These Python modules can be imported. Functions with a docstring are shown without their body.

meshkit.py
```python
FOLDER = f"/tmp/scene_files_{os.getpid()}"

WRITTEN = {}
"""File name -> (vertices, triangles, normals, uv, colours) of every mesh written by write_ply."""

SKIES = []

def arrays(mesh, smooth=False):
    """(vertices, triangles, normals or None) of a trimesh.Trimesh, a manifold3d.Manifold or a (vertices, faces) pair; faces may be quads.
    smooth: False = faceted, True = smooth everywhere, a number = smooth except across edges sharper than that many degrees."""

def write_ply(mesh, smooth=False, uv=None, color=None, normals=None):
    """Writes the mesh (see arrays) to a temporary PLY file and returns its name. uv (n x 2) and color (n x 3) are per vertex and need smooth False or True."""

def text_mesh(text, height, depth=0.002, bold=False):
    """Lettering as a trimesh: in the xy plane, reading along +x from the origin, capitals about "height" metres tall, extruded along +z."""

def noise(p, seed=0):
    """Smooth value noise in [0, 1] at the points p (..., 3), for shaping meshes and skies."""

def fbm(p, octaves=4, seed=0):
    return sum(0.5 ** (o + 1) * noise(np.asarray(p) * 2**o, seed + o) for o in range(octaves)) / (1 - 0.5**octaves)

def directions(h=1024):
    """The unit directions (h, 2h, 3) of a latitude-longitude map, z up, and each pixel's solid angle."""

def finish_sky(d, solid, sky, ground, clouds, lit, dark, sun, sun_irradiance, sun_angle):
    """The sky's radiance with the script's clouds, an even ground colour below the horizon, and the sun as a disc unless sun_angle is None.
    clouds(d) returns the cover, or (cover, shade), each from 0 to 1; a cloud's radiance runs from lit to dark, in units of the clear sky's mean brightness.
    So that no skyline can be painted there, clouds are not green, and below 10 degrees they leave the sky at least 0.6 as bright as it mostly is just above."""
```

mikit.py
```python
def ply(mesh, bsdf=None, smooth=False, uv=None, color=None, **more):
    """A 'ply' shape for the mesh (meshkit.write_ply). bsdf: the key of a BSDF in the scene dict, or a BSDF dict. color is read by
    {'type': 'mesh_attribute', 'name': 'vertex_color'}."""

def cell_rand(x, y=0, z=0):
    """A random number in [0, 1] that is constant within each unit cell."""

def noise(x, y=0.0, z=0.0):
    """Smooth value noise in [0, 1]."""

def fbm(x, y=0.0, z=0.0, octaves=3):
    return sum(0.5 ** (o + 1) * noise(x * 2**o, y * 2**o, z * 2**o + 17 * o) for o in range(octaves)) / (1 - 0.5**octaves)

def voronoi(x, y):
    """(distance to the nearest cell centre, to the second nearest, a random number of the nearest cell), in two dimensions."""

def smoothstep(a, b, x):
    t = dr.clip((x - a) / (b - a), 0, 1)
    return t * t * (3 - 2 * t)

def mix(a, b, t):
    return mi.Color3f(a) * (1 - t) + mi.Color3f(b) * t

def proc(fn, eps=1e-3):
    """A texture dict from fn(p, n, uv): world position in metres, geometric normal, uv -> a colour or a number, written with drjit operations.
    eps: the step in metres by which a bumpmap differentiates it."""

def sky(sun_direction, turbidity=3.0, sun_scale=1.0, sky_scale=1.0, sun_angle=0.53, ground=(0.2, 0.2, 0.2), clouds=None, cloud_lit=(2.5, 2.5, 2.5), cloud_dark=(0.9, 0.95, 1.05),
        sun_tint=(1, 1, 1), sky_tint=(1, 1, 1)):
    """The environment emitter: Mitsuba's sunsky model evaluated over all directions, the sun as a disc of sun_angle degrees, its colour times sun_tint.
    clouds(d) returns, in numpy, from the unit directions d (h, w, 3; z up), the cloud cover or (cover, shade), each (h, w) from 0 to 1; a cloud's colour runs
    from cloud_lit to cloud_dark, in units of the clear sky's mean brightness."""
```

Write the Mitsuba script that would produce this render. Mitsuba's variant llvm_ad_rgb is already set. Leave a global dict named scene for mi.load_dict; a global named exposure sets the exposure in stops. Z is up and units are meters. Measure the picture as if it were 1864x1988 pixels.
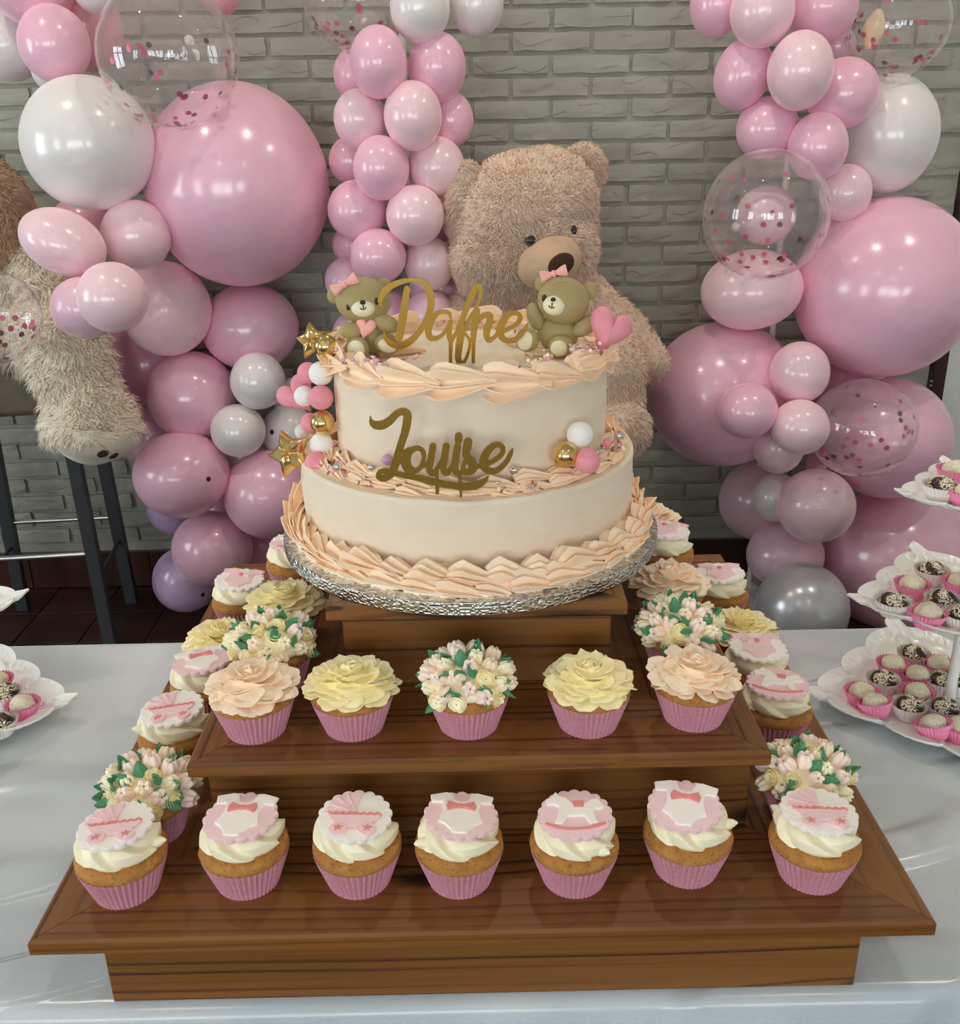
import math, random, numpy as np, trimesh, drjit as dr, mitsuba as mi, mikit, meshkit
import manifold3d as m3
from mikit import ply, proc, fbm, noise, voronoi, cell_rand, smoothstep, mix
from shapely.geometry import Polygon, Point, MultiPoint, box as sbox
from shapely.ops import unary_union
from shapely import affinity
T = mi.ScalarTransform4f
scene, labels = {}, {}
PI = math.pi
TZ = 0.75                                   # height of the table top; the stand's front edge is y = 0, the brick wall y = 2.44
CAM = np.array([0.001, -0.5887, TZ + 0.6837])
FWD = np.array([0.0043, 0.9303, -0.3668]); FWD /= np.linalg.norm(FWD)
UP = np.array([0.0203, 0.3667, 0.9301])
RIGHT = np.cross(FWD, UP); RIGHT /= np.linalg.norm(RIGHT); UP = np.cross(RIGHT, FWD)
FOC = 1920.2
# ---- camera, light, exposure
scene['camera'] = {'type': 'perspective', 'fov': math.degrees(2 * math.atan(932 / FOC)), 'fov_axis': 'x', 'near_clip': 0.05, 'far_clip': 60.0,
                   'to_world': T().look_at(origin=CAM.tolist(), target=(CAM + FWD).tolist(), up=UP.tolist())}
exposure = 0.0
DAY = (6.9, 7.7, 8.1)                       # radiance of the daylit window panes
LAMP = (400.0, 352.0, 290.0)                   # radiance of the ceiling spots


def at(px, py, y):
    """The point of the vertical plane at depth y that the photograph shows at pixel (px, py)."""
    d = FWD + RIGHT * ((px - 932) / FOC) - UP * ((py - 994) / FOC)
    return CAM + d * ((y - CAM[1]) / d[1])


def atz(px, py, z):
    d = FWD + RIGHT * ((px - 932) / FOC) - UP * ((py - 994) / FOC)
    return CAM + d * ((z - CAM[2]) / d[2])


def ray(px, py):
    d = FWD + RIGHT * ((px - 932) / FOC) - UP * ((py - 994) / FOC)
    return d / np.linalg.norm(d)


def s2l(c):
    c = np.asarray(c, float) / 255.0
    return np.where(c <= 0.04045, c / 12.92, ((c + 0.055) / 1.055) ** 2.4).tolist()


# ---- bookkeeping
def uniq(name):
    if name not in used:
        used[name] = 0
        return name
    used[name] += 1
    return f'{name}_{used[name]:03d}'


used = {}


def thing(name, label, cat, group=None):
    key = uniq(name)
    labels[key] = {'label': label, 'category': cat}
    if group: labels[key]['group'] = group
    return key


def put(name, shape, parent=None, M=None, bsdf=None, label=None, kind=None):
    """One entry of scene: a shape dict (shared by copies), its own place and, where wanted, its own material."""
    key = uniq(f'{parent}__{name}' if parent else name)
    e = dict(shape)
    if M is not None: e['to_world'] = M
    if bsdf is not None: e['bsdf'] = {'type': 'ref', 'id': bsdf}
    scene[key] = e
    if label: labels.setdefault(key, {})['label'] = label
    if kind: labels.setdefault(key, {})['kind'] = kind
    return key


def single(name, shape, label, cat, M=None, bsdf=None, group=None, kind=None):
    key = put(name, shape, None, M, bsdf)
    labels[key] = {'label': label, 'category': cat}
    if group: labels[key]['group'] = group
    if kind: labels[key]['kind'] = kind
    return key


def struct(name, shape, M=None, parent=None):
    key = put(name, shape, parent, M)
    if not parent: labels[key] = {'kind': 'structure'}
    return key


def tr(x, y=None, z=None):
    if y is None: x, y, z = map(float, x)
    return T().translate([float(x), float(y), float(z)])


def rot(ax, deg):
    return T().rotate([1, 0, 0] if ax == 'x' else [0, 1, 0] if ax == 'y' else [0, 0, 1], float(deg))


def scl(x, y=None, z=None):
    return T().scale([float(x)] * 3 if y is None else [float(x), float(y), float(z)])


def frame(o, x, z):
    """The place whose local z axis is z and whose local x axis is as near x as can be."""
    z = np.asarray(z, float) / np.linalg.norm(z)
    y = np.cross(z, x); y /= np.linalg.norm(y)
    x = np.cross(y, z)
    m = np.eye(4); m[:3, 0], m[:3, 1], m[:3, 2], m[:3, 3] = x, y, z, o
    return T(m.tolist())


# ---- meshes
def grid(P, cu=False, cv=False):
    """Triangles of a grid of points (nu, nv, 3)."""
    nu, nv = P.shape[:2]
    i, j = np.meshgrid(np.arange(nu if cu else nu - 1), np.arange(nv if cv else nv - 1), indexing='ij')
    a = i * nv + j; b = ((i + 1) % nu) * nv + j; c = ((i + 1) % nu) * nv + (j + 1) % nv; d = i * nv + (j + 1) % nv
    f = np.stack([a, b, c, d], -1).reshape(-1, 4)
    return trimesh.Trimesh(P.reshape(-1, 3), np.vstack([f[:, [0, 1, 2]], f[:, [0, 2, 3]]]), process=False)


def sheet(P, t):
    """A closed thin sheet of thickness t over an open grid of points."""
    du = np.gradient(P, axis=0); dv = np.gradient(P, axis=1)
    n = np.cross(du, dv); n /= np.linalg.norm(n, axis=2, keepdims=True) + 1e-12
    t = np.broadcast_to(t, P.shape[:2])[..., None]
    A, B = P + n * t / 2, P - n * t / 2
    nu, nv = P.shape[:2]
    ga, gb = grid(A), grid(B)
    fa, fb = ga.faces, gb.faces[:, ::-1] + nu * nv
    idx = np.arange(nu * nv).reshape(nu, nv)
    loop = np.concatenate([idx[:-1, 0], idx[-1, :-1], idx[:0:-1, -1], idx[0, :0:-1]])
    nx = np.roll(loop, -1)
    side = np.vstack([np.stack([loop, loop + nu * nv, nx + nu * nv], 1), np.stack([loop, nx + nu * nv, nx], 1)])
    return trimesh.Trimesh(np.vstack([A.reshape(-1, 3), B.reshape(-1, 3)]), np.vstack([fa, fb, side]), process=False)


def lathe(prof, n=48, fn=None):
    """Revolves (r, z) points about z; fn(r, theta, z) may change the radius."""
    prof = np.asarray(prof, float)
    th = np.arange(n) * 2 * PI / n
    R, TH = np.meshgrid(prof[:, 0], th, indexing='ij')
    Z = np.repeat(prof[:, 1:2], n, 1)
    if fn is not None: R, TH, Z = fn(R, TH, Z)
    P = np.stack([R * np.cos(TH), R * np.sin(TH), Z], -1)
    m = grid(P.transpose(1, 0, 2), cu=True)
    return m


def ball(n=3):
    return trimesh.creation.icosphere(n, 1.0)


def cbox(sx, sy, sz, c):
    """A box with chamfered edges, centred."""
    p = []
    for x in (-1, 1):
        for y in (-1, 1):
            for z in (-1, 1):
                p += [(x * sx / 2, y * (sy / 2 - c), z * (sz / 2 - c)), (x * (sx / 2 - c), y * sy / 2, z * (sz / 2 - c)), (x * (sx / 2 - c), y * (sy / 2 - c), z * sz / 2)]
    return trimesh.convex.convex_hull(np.array(p))


def rbox(sx, sy, sz, r, n=16):
    s = m3.Manifold.sphere(r, n)
    return tm(m3.Manifold.batch_hull([s.translate([x * (sx / 2 - r), y * (sy / 2 - r), z * (sz / 2 - r)]) for x in (-1, 1) for y in (-1, 1) for z in (-1, 1)]))


def tm(m):
    g = m.to_mesh()
    return trimesh.Trimesh(g.vert_properties[:, :3], g.tri_verts, process=False)


def tube(path, r, n=10, cap=True):
    path = np.asarray(path, float)
    t = np.gradient(path, axis=0); t /= np.linalg.norm(t, axis=1, keepdims=True) + 1e-12
    ref = np.array([0, 0, 1.0]) if abs(t[:, 2]).max() < 0.95 else np.array([0.3, 1.0, 0.1])
    a = np.cross(t, ref); a /= np.linalg.norm(a, axis=1, keepdims=True) + 1e-12
    b = np.cross(t, a)
    r = np.broadcast_to(r, (len(path),))[:, None, None]
    th = np.arange(n) * 2 * PI / n
    P = path[:, None] + r * (np.cos(th)[None, :, None] * a[:, None] + np.sin(th)[None, :, None] * b[:, None])
    if cap:
        P = np.concatenate([np.repeat(path[:1, None], n, 1), P, np.repeat(path[-1:, None], n, 1)], 0)
    m = grid(P, cv=True)
    m.fix_normals()
    return m


def extrude(poly, h, z=0.0):
    gs = [g for g in getattr(poly, 'geoms', [poly]) if g.area > 1e-12]
    m = trimesh.util.concatenate([trimesh.creation.extrude_polygon(g, h, engine='earcut') for g in gs])
    m.apply_translation([0, 0, z])
    return m


def cushion(poly, h, b, steps=3):
    """A polygon extruded with a rounded upper edge, as steps of ever smaller outlines."""
    ms = []
    for k in range(steps):
        a = k / (steps - 1) if steps > 1 else 0
        q = poly.buffer(-b * (1 - math.cos(a * PI / 2)))
        if q.is_empty: break
        ms.append(extrude(q, h - b + b * math.sin(a * PI / 2)))
    return trimesh.util.concatenate(ms)


def blobs(parts, edge=None, smooth=6):
    """Union of ellipsoids and limbs (hulls of two spheres), melted together."""
    M = m3.Manifold.batch_boolean(parts, m3.OpType.Add)
    if edge: M = M.refine_to_length(edge)
    m = tm(M)
    m.merge_vertices()
    if smooth: trimesh.smoothing.filter_taubin(m, lamb=0.5, nu=0.52, iterations=smooth)
    return m


def ell(c, r, n=40, rx=0, ry=0, rz=0):
    return m3.Manifold.sphere(1.0, n).scale(list(map(float, r))).rotate([rx, ry, rz]).translate(list(map(float, c)))


def limb(a, ra, b, rb, n=28):
    return m3.Manifold.batch_hull([m3.Manifold.sphere(float(ra), n).translate(list(map(float, a))), m3.Manifold.sphere(float(rb), n).translate(list(map(float, b)))])


def spline(pts, n=12):
    """Catmull-Rom through points of any dimension."""
    p = np.asarray(pts, float)
    p = np.vstack([2 * p[0] - p[1], p, 2 * p[-1] - p[-2]])
    out = []
    for i in range(1, len(p) - 2):
        for t in np.arange(n) / n:
            out.append(0.5 * (2 * p[i] + (p[i + 1] - p[i - 1]) * t + (2 * p[i - 1] - 5 * p[i] + 4 * p[i + 1] - p[i + 2]) * t**2 + (3 * p[i] - p[i - 1] - 3 * p[i + 1] + p[i + 2]) * t**3))
    out.append(p[-2])
    return np.array(out)


# ---- materials
def mat(name, col, rough=0.5, spec=0.5, bump=None, two=True, **kw):
    c = col if isinstance(col, dict) else {'type': 'rgb', 'value': list(map(float, col))}
    b = {'type': 'principled', 'base_color': c, 'roughness': rough, 'specular': spec, **kw}
    if bump is not None:
        b = {'type': 'bumpmap', 'arbitrary': bump, 'scale': 1.0, 'bsdf': b}
    scene[name] = {'type': 'twosided', 'bsdf': b} if two else b
    return name


# ---------------------------------------------------------------- materials of the setting
def c3(rgb): return mi.Color3f(*[float(v) for v in s2l(rgb)])


mat('paint_brick', proc(lambda p, n, uv: mix(s2l((174, 173, 161)), s2l((152, 151, 139)), fbm(p.x * 9, p.z * 14, p.y * 9, 3)) * (0.93 + 0.12 * cell_rand(dr.floor(p.x * 4.45 + 9), dr.floor(p.z * 17.2)))),
    0.55, 0.35, bump=proc(lambda p, n, uv: 0.0022 * fbm(p.x * 34, p.z * 46, p.y * 20, 3) + 0.0016 * smoothstep(0.5, 0.62, noise(p.x * 17 + p.z * 19, p.z * 40 - p.x * 10, 3.0)) + 0.0006 * noise(p.x * 260, p.z * 260), eps=8e-4))
mat('paint_mortar', proc(lambda p, n, uv: mix(s2l((172, 172, 160)), s2l((152, 152, 140)), fbm(p.x * 20, p.z * 20, 0.0, 3))), 0.7, 0.3,
    bump=proc(lambda p, n, uv: 0.0016 * fbm(p.x * 120, p.z * 120, 0.0, 2), eps=8e-4))
mat('plaster', s2l((228, 228, 222)), 0.8, 0.2)
mat('plaster_warm', s2l((205, 196, 184)), 0.85, 0.2)
mat('white_door', s2l((222, 226, 220)), 0.45, 0.4)
mat('dark_red_wood', proc(lambda p, n, uv: mix(s2l((66, 30, 32)), s2l((40, 18, 20)), fbm(p.x * 60, p.y * 60, p.z * 6, 3))), 0.35, 0.5)
mat('quarry_tile', proc(lambda p, n, uv: mix(s2l((66, 31, 22)), s2l((38, 20, 17)), fbm(p.x * 7, p.y * 7, p.z * 12, 3)) * (0.7 + 0.6 * cell_rand(dr.floor(p.x * 5.0), dr.floor(p.y * 5.0), 4))), 0.42, 0.4,
    bump=proc(lambda p, n, uv: 0.0008 * fbm(p.x * 60, p.y * 60, p.z * 60, 2), eps=1e-3))
mat('grout', s2l((92, 86, 78)), 0.9, 0.2)
mat('white_frame', s2l((235, 235, 232)), 0.4, 0.4)
mat('chrome', (0.93, 0.93, 0.92), 0.28, 0.5, metallic=1.0)
scene['day_pane'] = {'type': 'diffuse', 'reflectance': {'type': 'rgb', 'value': 0.6}}


# ---------------------------------------------------------------- the room
XL, XR, YF, YB, ZC = -3.3, 3.3, -4.2, 2.44, 2.9


def slab(x0, x1, y0, y1, z0, z1, m):
    b = trimesh.creation.box([x1 - x0, y1 - y0, z1 - z0]); b.apply_translation([(x0 + x1) / 2, (y0 + y1) / 2, (z0 + z1) / 2])
    return ply(b, m)


struct('floor', slab(XL, XR, YF, YB + 0.1, -0.12, -0.006, 'grout'))
FT = 0.2
ft = ply(cbox(FT - 0.006, FT - 0.006, 0.02, 0.0015), 'quarry_tile')
spots = [(i, j) for i in range(-11, 11) for j in range(2, 12)]
near = [q for q in spots if -9 <= q[0] <= 7 and 4 <= q[1]]
for i, j in near:
    put('tile', ft, 'floor', tr(i * FT + 0.1, 0.04 + j * FT + 0.1, -0.01))
rest = [(i, j) for i in range(-17, 17) for j in range(-21, 12) if (i, j) not in near and abs(i * FT) < 3.2]
rm = trimesh.creation.box([FT - 0.006, FT - 0.006, 0.02])
put('tile_field', ply(trimesh.util.concatenate([rm.copy().apply_translation([i * FT + 0.1, 0.04 + j * FT + 0.1, -0.01]) for i, j in rest]), 'quarry_tile'), 'floor', kind='stuff')
DX0, DX1 = 1.432, 1.475                    # left and right side of the door post
struct('wall_back', slab(XL, DX0, YB + 0.005, YB + 0.12, 0, ZC, 'paint_mortar'))
struct('wall_back_side', slab(DX1 + 0.95, XR, YB + 0.005, YB + 0.12, 0, ZC, 'plaster'))
struct('wall_back_lintel', slab(DX0, DX1 + 0.95, YB + 0.005, YB + 0.12, 2.15, ZC, 'plaster'))
struct('wall_left', slab(XL - 0.1, XL, YF, YB + 0.12, 0, ZC, 'plaster'))
struct('wall_right', slab(XR, XR + 0.1, YF, YB + 0.12, 0, ZC, 'plaster'))
struct('wall_front', slab(XL, XR, YF - 0.1, YF, 0, ZC, 'plaster_warm'))
struct('ceiling', slab(XL, XR, YF, YB + 0.12, ZC, ZC + 0.1, 'plaster'))
d = struct('door_1', slab(DX1, DX1 + 0.9, YB + 0.03, YB + 0.07, 0.005, 2.1, 'white_door'))
fr = cbox(DX1 - DX0, 0.11, 2.15, 0.003)
put('frame', ply(fr, 'dark_red_wood'), d, tr((DX0 + DX1) / 2, YB + 0.03, 1.075))
put('frame', ply(fr, 'dark_red_wood'), d, tr(DX1 + 0.92, YB + 0.03, 1.075))
put('panel', ply(cbox(0.62, 0.012, 0.8, 0.005), 'white_door'), d, tr(DX1 + 0.45, YB + 0.028, 0.6))
put('panel', ply(cbox(0.62, 0.012, 0.8, 0.005), 'white_door'), d, tr(DX1 + 0.45, YB + 0.028, 1.55))
put('handle', ply(tube([[0, 0, 0], [0, -0.05, 0], [0.02, -0.06, 0], [0.12, -0.06, 0]], 0.009), 'chrome'), d, tr(DX1 + 0.06, YB + 0.03, 1.05))
hinge = ply(trimesh.creation.cylinder(0.003, 0.006, sections=10), 'chrome')
for z in (0.672, 0.66):
    put('screw', hinge, d, tr(at(1813, 747, 2.4)[0] - 0.002, YB - 0.025, at(1813, 747, 2.4)[2] + (z - 0.665) * 1.2) @ rot('x', 90))

# painted bricks, a few shapes shared
rng = np.random.default_rng(5)
BL, BH, BX, BZ = 0.2125, 0.0455, 0.2245, 0.058


def brick(length, seed):
    r = np.random.default_rng(seed)
    nx, nz = max(3, int(length / 0.03)), 4
    x = np.linspace(-length / 2, length / 2, nx); z = np.linspace(-BH / 2, BH / 2, nz)
    P = np.zeros((nx, nz, 3)); P[..., 0] = x[:, None]; P[..., 2] = z[None]
    P[..., 1] = -0.0080 + r.normal(0, 0.0013, (nx, nz))
    P[0, :, 1] += 0.0025; P[-1, :, 1] += 0.0025; P[:, 0, 1] += 0.0018; P[:, -1, 1] += 0.0018
    P[:, 0, 2] += r.normal(0, 0.0009, nx); P[:, -1, 2] += r.normal(0, 0.0009, nx); P[0, :, 0] += r.normal(0, 0.0008, nz); P[-1, :, 0] += r.normal(0, 0.0008, nz)
    for a in (0, -1):
        for b in (0, -1): P[a, b, 0] *= 0.985
    B = P.copy(); B[..., 1] = 0.012
    f = grid(P); n = nx * nz; idx = np.arange(n).reshape(nx, nz)
    loop = np.concatenate([idx[:-1, 0], idx[-1, :-1], idx[:0:-1, -1], idx[0, :0:-1]]); nxt = np.roll(loop, -1)
    side = np.vstack([np.stack([loop, loop + n, nxt + n], 1), np.stack([loop, nxt + n, nxt], 1)])
    m = trimesh.Trimesh(np.vstack([P.reshape(-1, 3), B.reshape(-1, 3)]), np.vstack([f.faces, side]), process=False)
    if m.face_normals[0][1] > 0: m.invert()
    return m


variants = [brick(BL, k) for k in range(10)]
vply = [ply(v, 'paint_brick', smooth=25) for v in variants]
bricks = []
for row in range(-1, 48):
    z = 1.6093 + 0.0285 - 25 * BZ + row * BZ
    odd = (25 - row) % 2 == 0
    for k in range(-16, 9):
        x = (0.1235 if odd else 0.2360) + k * BX + BX / 2 + rng.normal(0, 0.0015)
        bricks.append((x, z + rng.normal(0, 0.0006)))
bricks = [q for q in bricks if XL + 0.12 < q[0] < DX0 + 0.02 and 0.155 < q[1] < ZC - 0.04]


def onpic(x, y, z):
    v = np.array([x, y, z]) - CAM
    w = v @ FWD
    return 932 + FOC * (v @ RIGHT) / w, 994 - FOC * (v @ UP) / w


shown, hidden = [], []
HIDE = [(461, 363, 165), (171, 280, 110), (1718, 560, 160), (1405, 766, 130), (1015, 450, 115), (1725, 852, 100), (1742, 1085, 140), (905, 900, 180), (905, 1050, 190), (900, 760, 160), (1085, 760, 120),
        (740, 326, 80), (740, 420, 80), (740, 200, 75), (770, 500, 80), (320, 650, 110), (372, 800, 80), (372, 920, 90), (480, 960, 90), (412, 1065, 60), (840, 225, 60), (750, 650, 70), (110, 60, 90), (640, 850, 50)]
for q in bricks:
    u, v = onpic(q[0], YB, q[1])
    ok = -75 < u < 1930 and -22 < v < 1075 and not any(math.hypot(u - a, v - b) < r - 45 for a, b, r in HIDE)
    (shown if ok else hidden).append((q, u, v))
shown.sort(key=lambda s: abs(s[1] - 932) + 0.1 * s[2])
while len(shown) > 298: hidden.append(shown.pop())


def place_brick(q):
    L = min(q[0] + BL / 2, DX0 - 0.004) - (q[0] - BL / 2)
    return tr(q[0] - BL / 2 + L / 2, YB, q[1]) @ scl(L / BL, 1, 1)


for i, (q, u, v) in enumerate(shown):
    if q[0] - BL / 2 < DX0 - 0.03: put('brick', vply[rng.integers(10)], 'wall_back', place_brick(q))
ms = []
for q, u, v in hidden:
    if q[0] - BL / 2 < DX0 - 0.03:
        m = variants[rng.integers(10)].copy(); m.apply_transform(np.array(place_brick(q).matrix, float)); ms.append(m)
put('brickwork', ply(trimesh.util.concatenate(ms), 'paint_brick'), 'wall_back', kind='stuff')

# skirting of quarry tiles
struct('baseboard_back', slab(XL, DX0, YB - 0.006, YB + 0.004, 0, 0.127, 'grout'))
bt = ply(cbox(0.194, 0.012, 0.122, 0.0015), 'quarry_tile')
for k in range(-15, 7):
    if -9 <= k: put('tile', bt, 'baseboard_back', tr(-0.086 + k * 0.2 + 0.1, YB - 0.009, 0.0635))

# windows and lamps: the light of the room
FRONT = [(-1.75, 1.3, 0.95, 2.15), (-0.3, 1.3, 0.95, 2.15), (1.5, 1.1, 0.95, 2.15)]


def window(n, M, w, h):
    """A white casement with two daylit panes, local x along the wall, z up, y into the room."""
    k = struct(f'window_{n}', ply(trimesh.util.concatenate([trimesh.creation.box(e, trimesh.transformations.translation_matrix(c)) for e, c in (
        ([w, 0.06, 0.05], [0, 0.03, h / 2 - 0.025]), ([w, 0.06, 0.05], [0, 0.03, -h / 2 + 0.025]), ([0.05, 0.06, h], [-w / 2 + 0.025, 0.03, 0]), ([0.05, 0.06, h], [w / 2 - 0.025, 0.03, 0]),
        ([0.06, 0.05, h], [0, 0.028, 0]), ([w, 0.04, 0.04], [0, 0.025, h * 0.18]))]), 'white_frame'), M)
    pw = w / 2 - 0.08
    pane = trimesh.Trimesh([[-pw / 2, 0.006, -h / 2 + 0.05], [pw / 2, 0.006, -h / 2 + 0.05], [pw / 2, 0.006, h / 2 - 0.05], [-pw / 2, 0.006, h / 2 - 0.05]], [[0, 2, 1], [0, 3, 2]], process=False)
    pp = ply(pane, 'day_pane', emitter={'type': 'area', 'radiance': {'type': 'rgb', 'value': list(DAY)}})
    for s in (-1, 1): put('pane', pp, k, M @ tr(s * w / 4, 0, 0))


for n, (x, w, z0, z1) in enumerate(FRONT): window(n + 1, tr(x, YF, (z0 + z1) / 2), w, z1 - z0)
window(4, tr(XL, 0.75, 1.5) @ rot('z', -90), 1.0, 1.2)
window(5, tr(XL, -1.9, 1.5) @ rot('z', -90), 1.2, 1.2)
bulb = ply(lathe([(0.0001, 0), (0.03, 0), (0.043, 0.004)], 24), 'day_pane', emitter={'type': 'area', 'radiance': {'type': 'rgb', 'value': list(LAMP)}})
ringm = ply(lathe([(0.043, 0.004), (0.046, -0.003), (0.062, -0.003), (0.066, 0.006)], 32), 'white_frame')
dim = {**bulb, 'emitter': {'type': 'area', 'radiance': {'type': 'rgb', 'value': [v * 0.4 for v in LAMP]}}}
for (x, y, nm) in ((-1.25, 1.25, 'first'), (0.15, 1.25, 'second'), (1.45, 1.25, 'third'), (-0.9, -0.9, 'fourth'), (0.9, -0.9, 'fifth'), (0.0, -2.6, 'sixth')):
    k = thing('ceiling_spot', f'small round recessed ceiling spot, {nm} along the room', 'ceiling lamp', 'recessed ceiling spots')
    labels[k]['label'] = 'small round recessed warm ceiling spot'
    put('bulb', bulb if y > 0 else dim, k, tr(x, y, ZC - 0.006)); put('ring', ringm, k, tr(x, y, ZC - 0.006))


# ---------------------------------------------------------------- table under its cloth
def vinyl(p, n, uv):
    a = fbm(p.x * 3.0 + p.y * 5.0, p.y * 9 - p.x * 3.0, 0.0, 3)
    return mix(s2l((206, 211, 214)), s2l((188, 195, 201)), smoothstep(0.35, 0.65, a))


mat('vinyl_cloth', proc(vinyl), 0.22, 0.55,
    bump=proc(lambda p, n, uv: 0.0040 * fbm(p.x * 5 + p.y * 4, p.y * 13 - p.x * 4, p.z * 3, 2) + 0.0055 * smoothstep(0.52, 0.68, noise(p.x * 3.2 + p.y * 3.0 + 4, p.y * 15 - p.x * 5, 1.0)), eps=2e-3))
CX0, CX1, CY0, CY1 = -1.25, 1.25, 0.03, 0.668
prof = [(CY0 - 0.028, 0.02), (CY0 - 0.022, 0.25), (CY0 - 0.016, 0.5), (CY0 - 0.011, TZ - 0.06)]
prof += [(CY0 + 0.012 - 0.016 * math.cos(a), TZ - 0.014 + 0.0138 * math.sin(a)) for a in np.linspace(0, PI / 2, 9)]
prof += [(y, TZ - 0.0002) for y in np.linspace(CY0 + 0.02, CY1 - 0.02, 60)]
prof += [(CY1 - 0.012 + 0.016 * math.cos(a), TZ - 0.014 + 0.0138 * math.sin(a)) for a in np.linspace(PI / 2, 0, 9)]
prof += [(CY1 + 0.012, TZ - 0.1), (CY1 + 0.02, 0.4), (CY1 + 0.026, 0.02)]
prof = np.array(prof)
xs = np.linspace(CX0, CX1, 240)
P = np.zeros((len(xs), len(prof), 3)); P[..., 0] = xs[:, None]; P[..., 1] = prof[None, :, 0]; P[..., 2] = prof[None, :, 1]
nz = meshkit.fbm(np.stack([P[..., 0] * 4 + P[..., 1] * 5, P[..., 1] * 8 - P[..., 0] * 3, P[..., 2] * 2], -1), 3, 3) - 0.5
onstand = (np.abs(P[..., 0]) < 0.33) & (P[..., 1] > 0.02)
P[..., 2] -= np.where(P[..., 2] > TZ - 0.002, np.where(onstand, 0, np.maximum(0, nz) * 0.006), 0)
drop = np.clip((TZ - 0.02 - P[..., 2]) / 0.3, 0, 1)
wave = 0.012 * np.sin(P[..., 0] * 13 + 1.2 * np.sin(P[..., 0] * 5)) * drop
P[..., 1] += np.where(P[..., 1] < 0.3, wave - 0.010 * drop, -wave + 0.010 * drop)
top = sheet(P, 0.0006)
sides = []
for s in (-1, 1):
    ys = np.linspace(CY0, CY1, 40); zs = np.concatenate([[TZ - 0.001, TZ - 0.012], np.linspace(TZ - 0.05, 0.02, 8)])
    Q = np.zeros((40, len(zs), 3)); Q[..., 1] = ys[:, None]; Q[..., 2] = zs[None]
    dd = np.clip((TZ - Q[..., 2]) / 0.3, 0, 1)
    Q[..., 0] = s * (CX1 + np.array([-0.006, 0.004] + [0.008] * 8)[None] + 0.012 * np.sin(Q[..., 1] * 16) * dd)
    sides.append(sheet(Q, 0.0006))
single('tablecloth', ply(trimesh.util.concatenate([top] + sides), 'vinyl_cloth', smooth=50), 'glossy white vinyl cloth with soft folds covering the long table', 'tablecloth')


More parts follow.
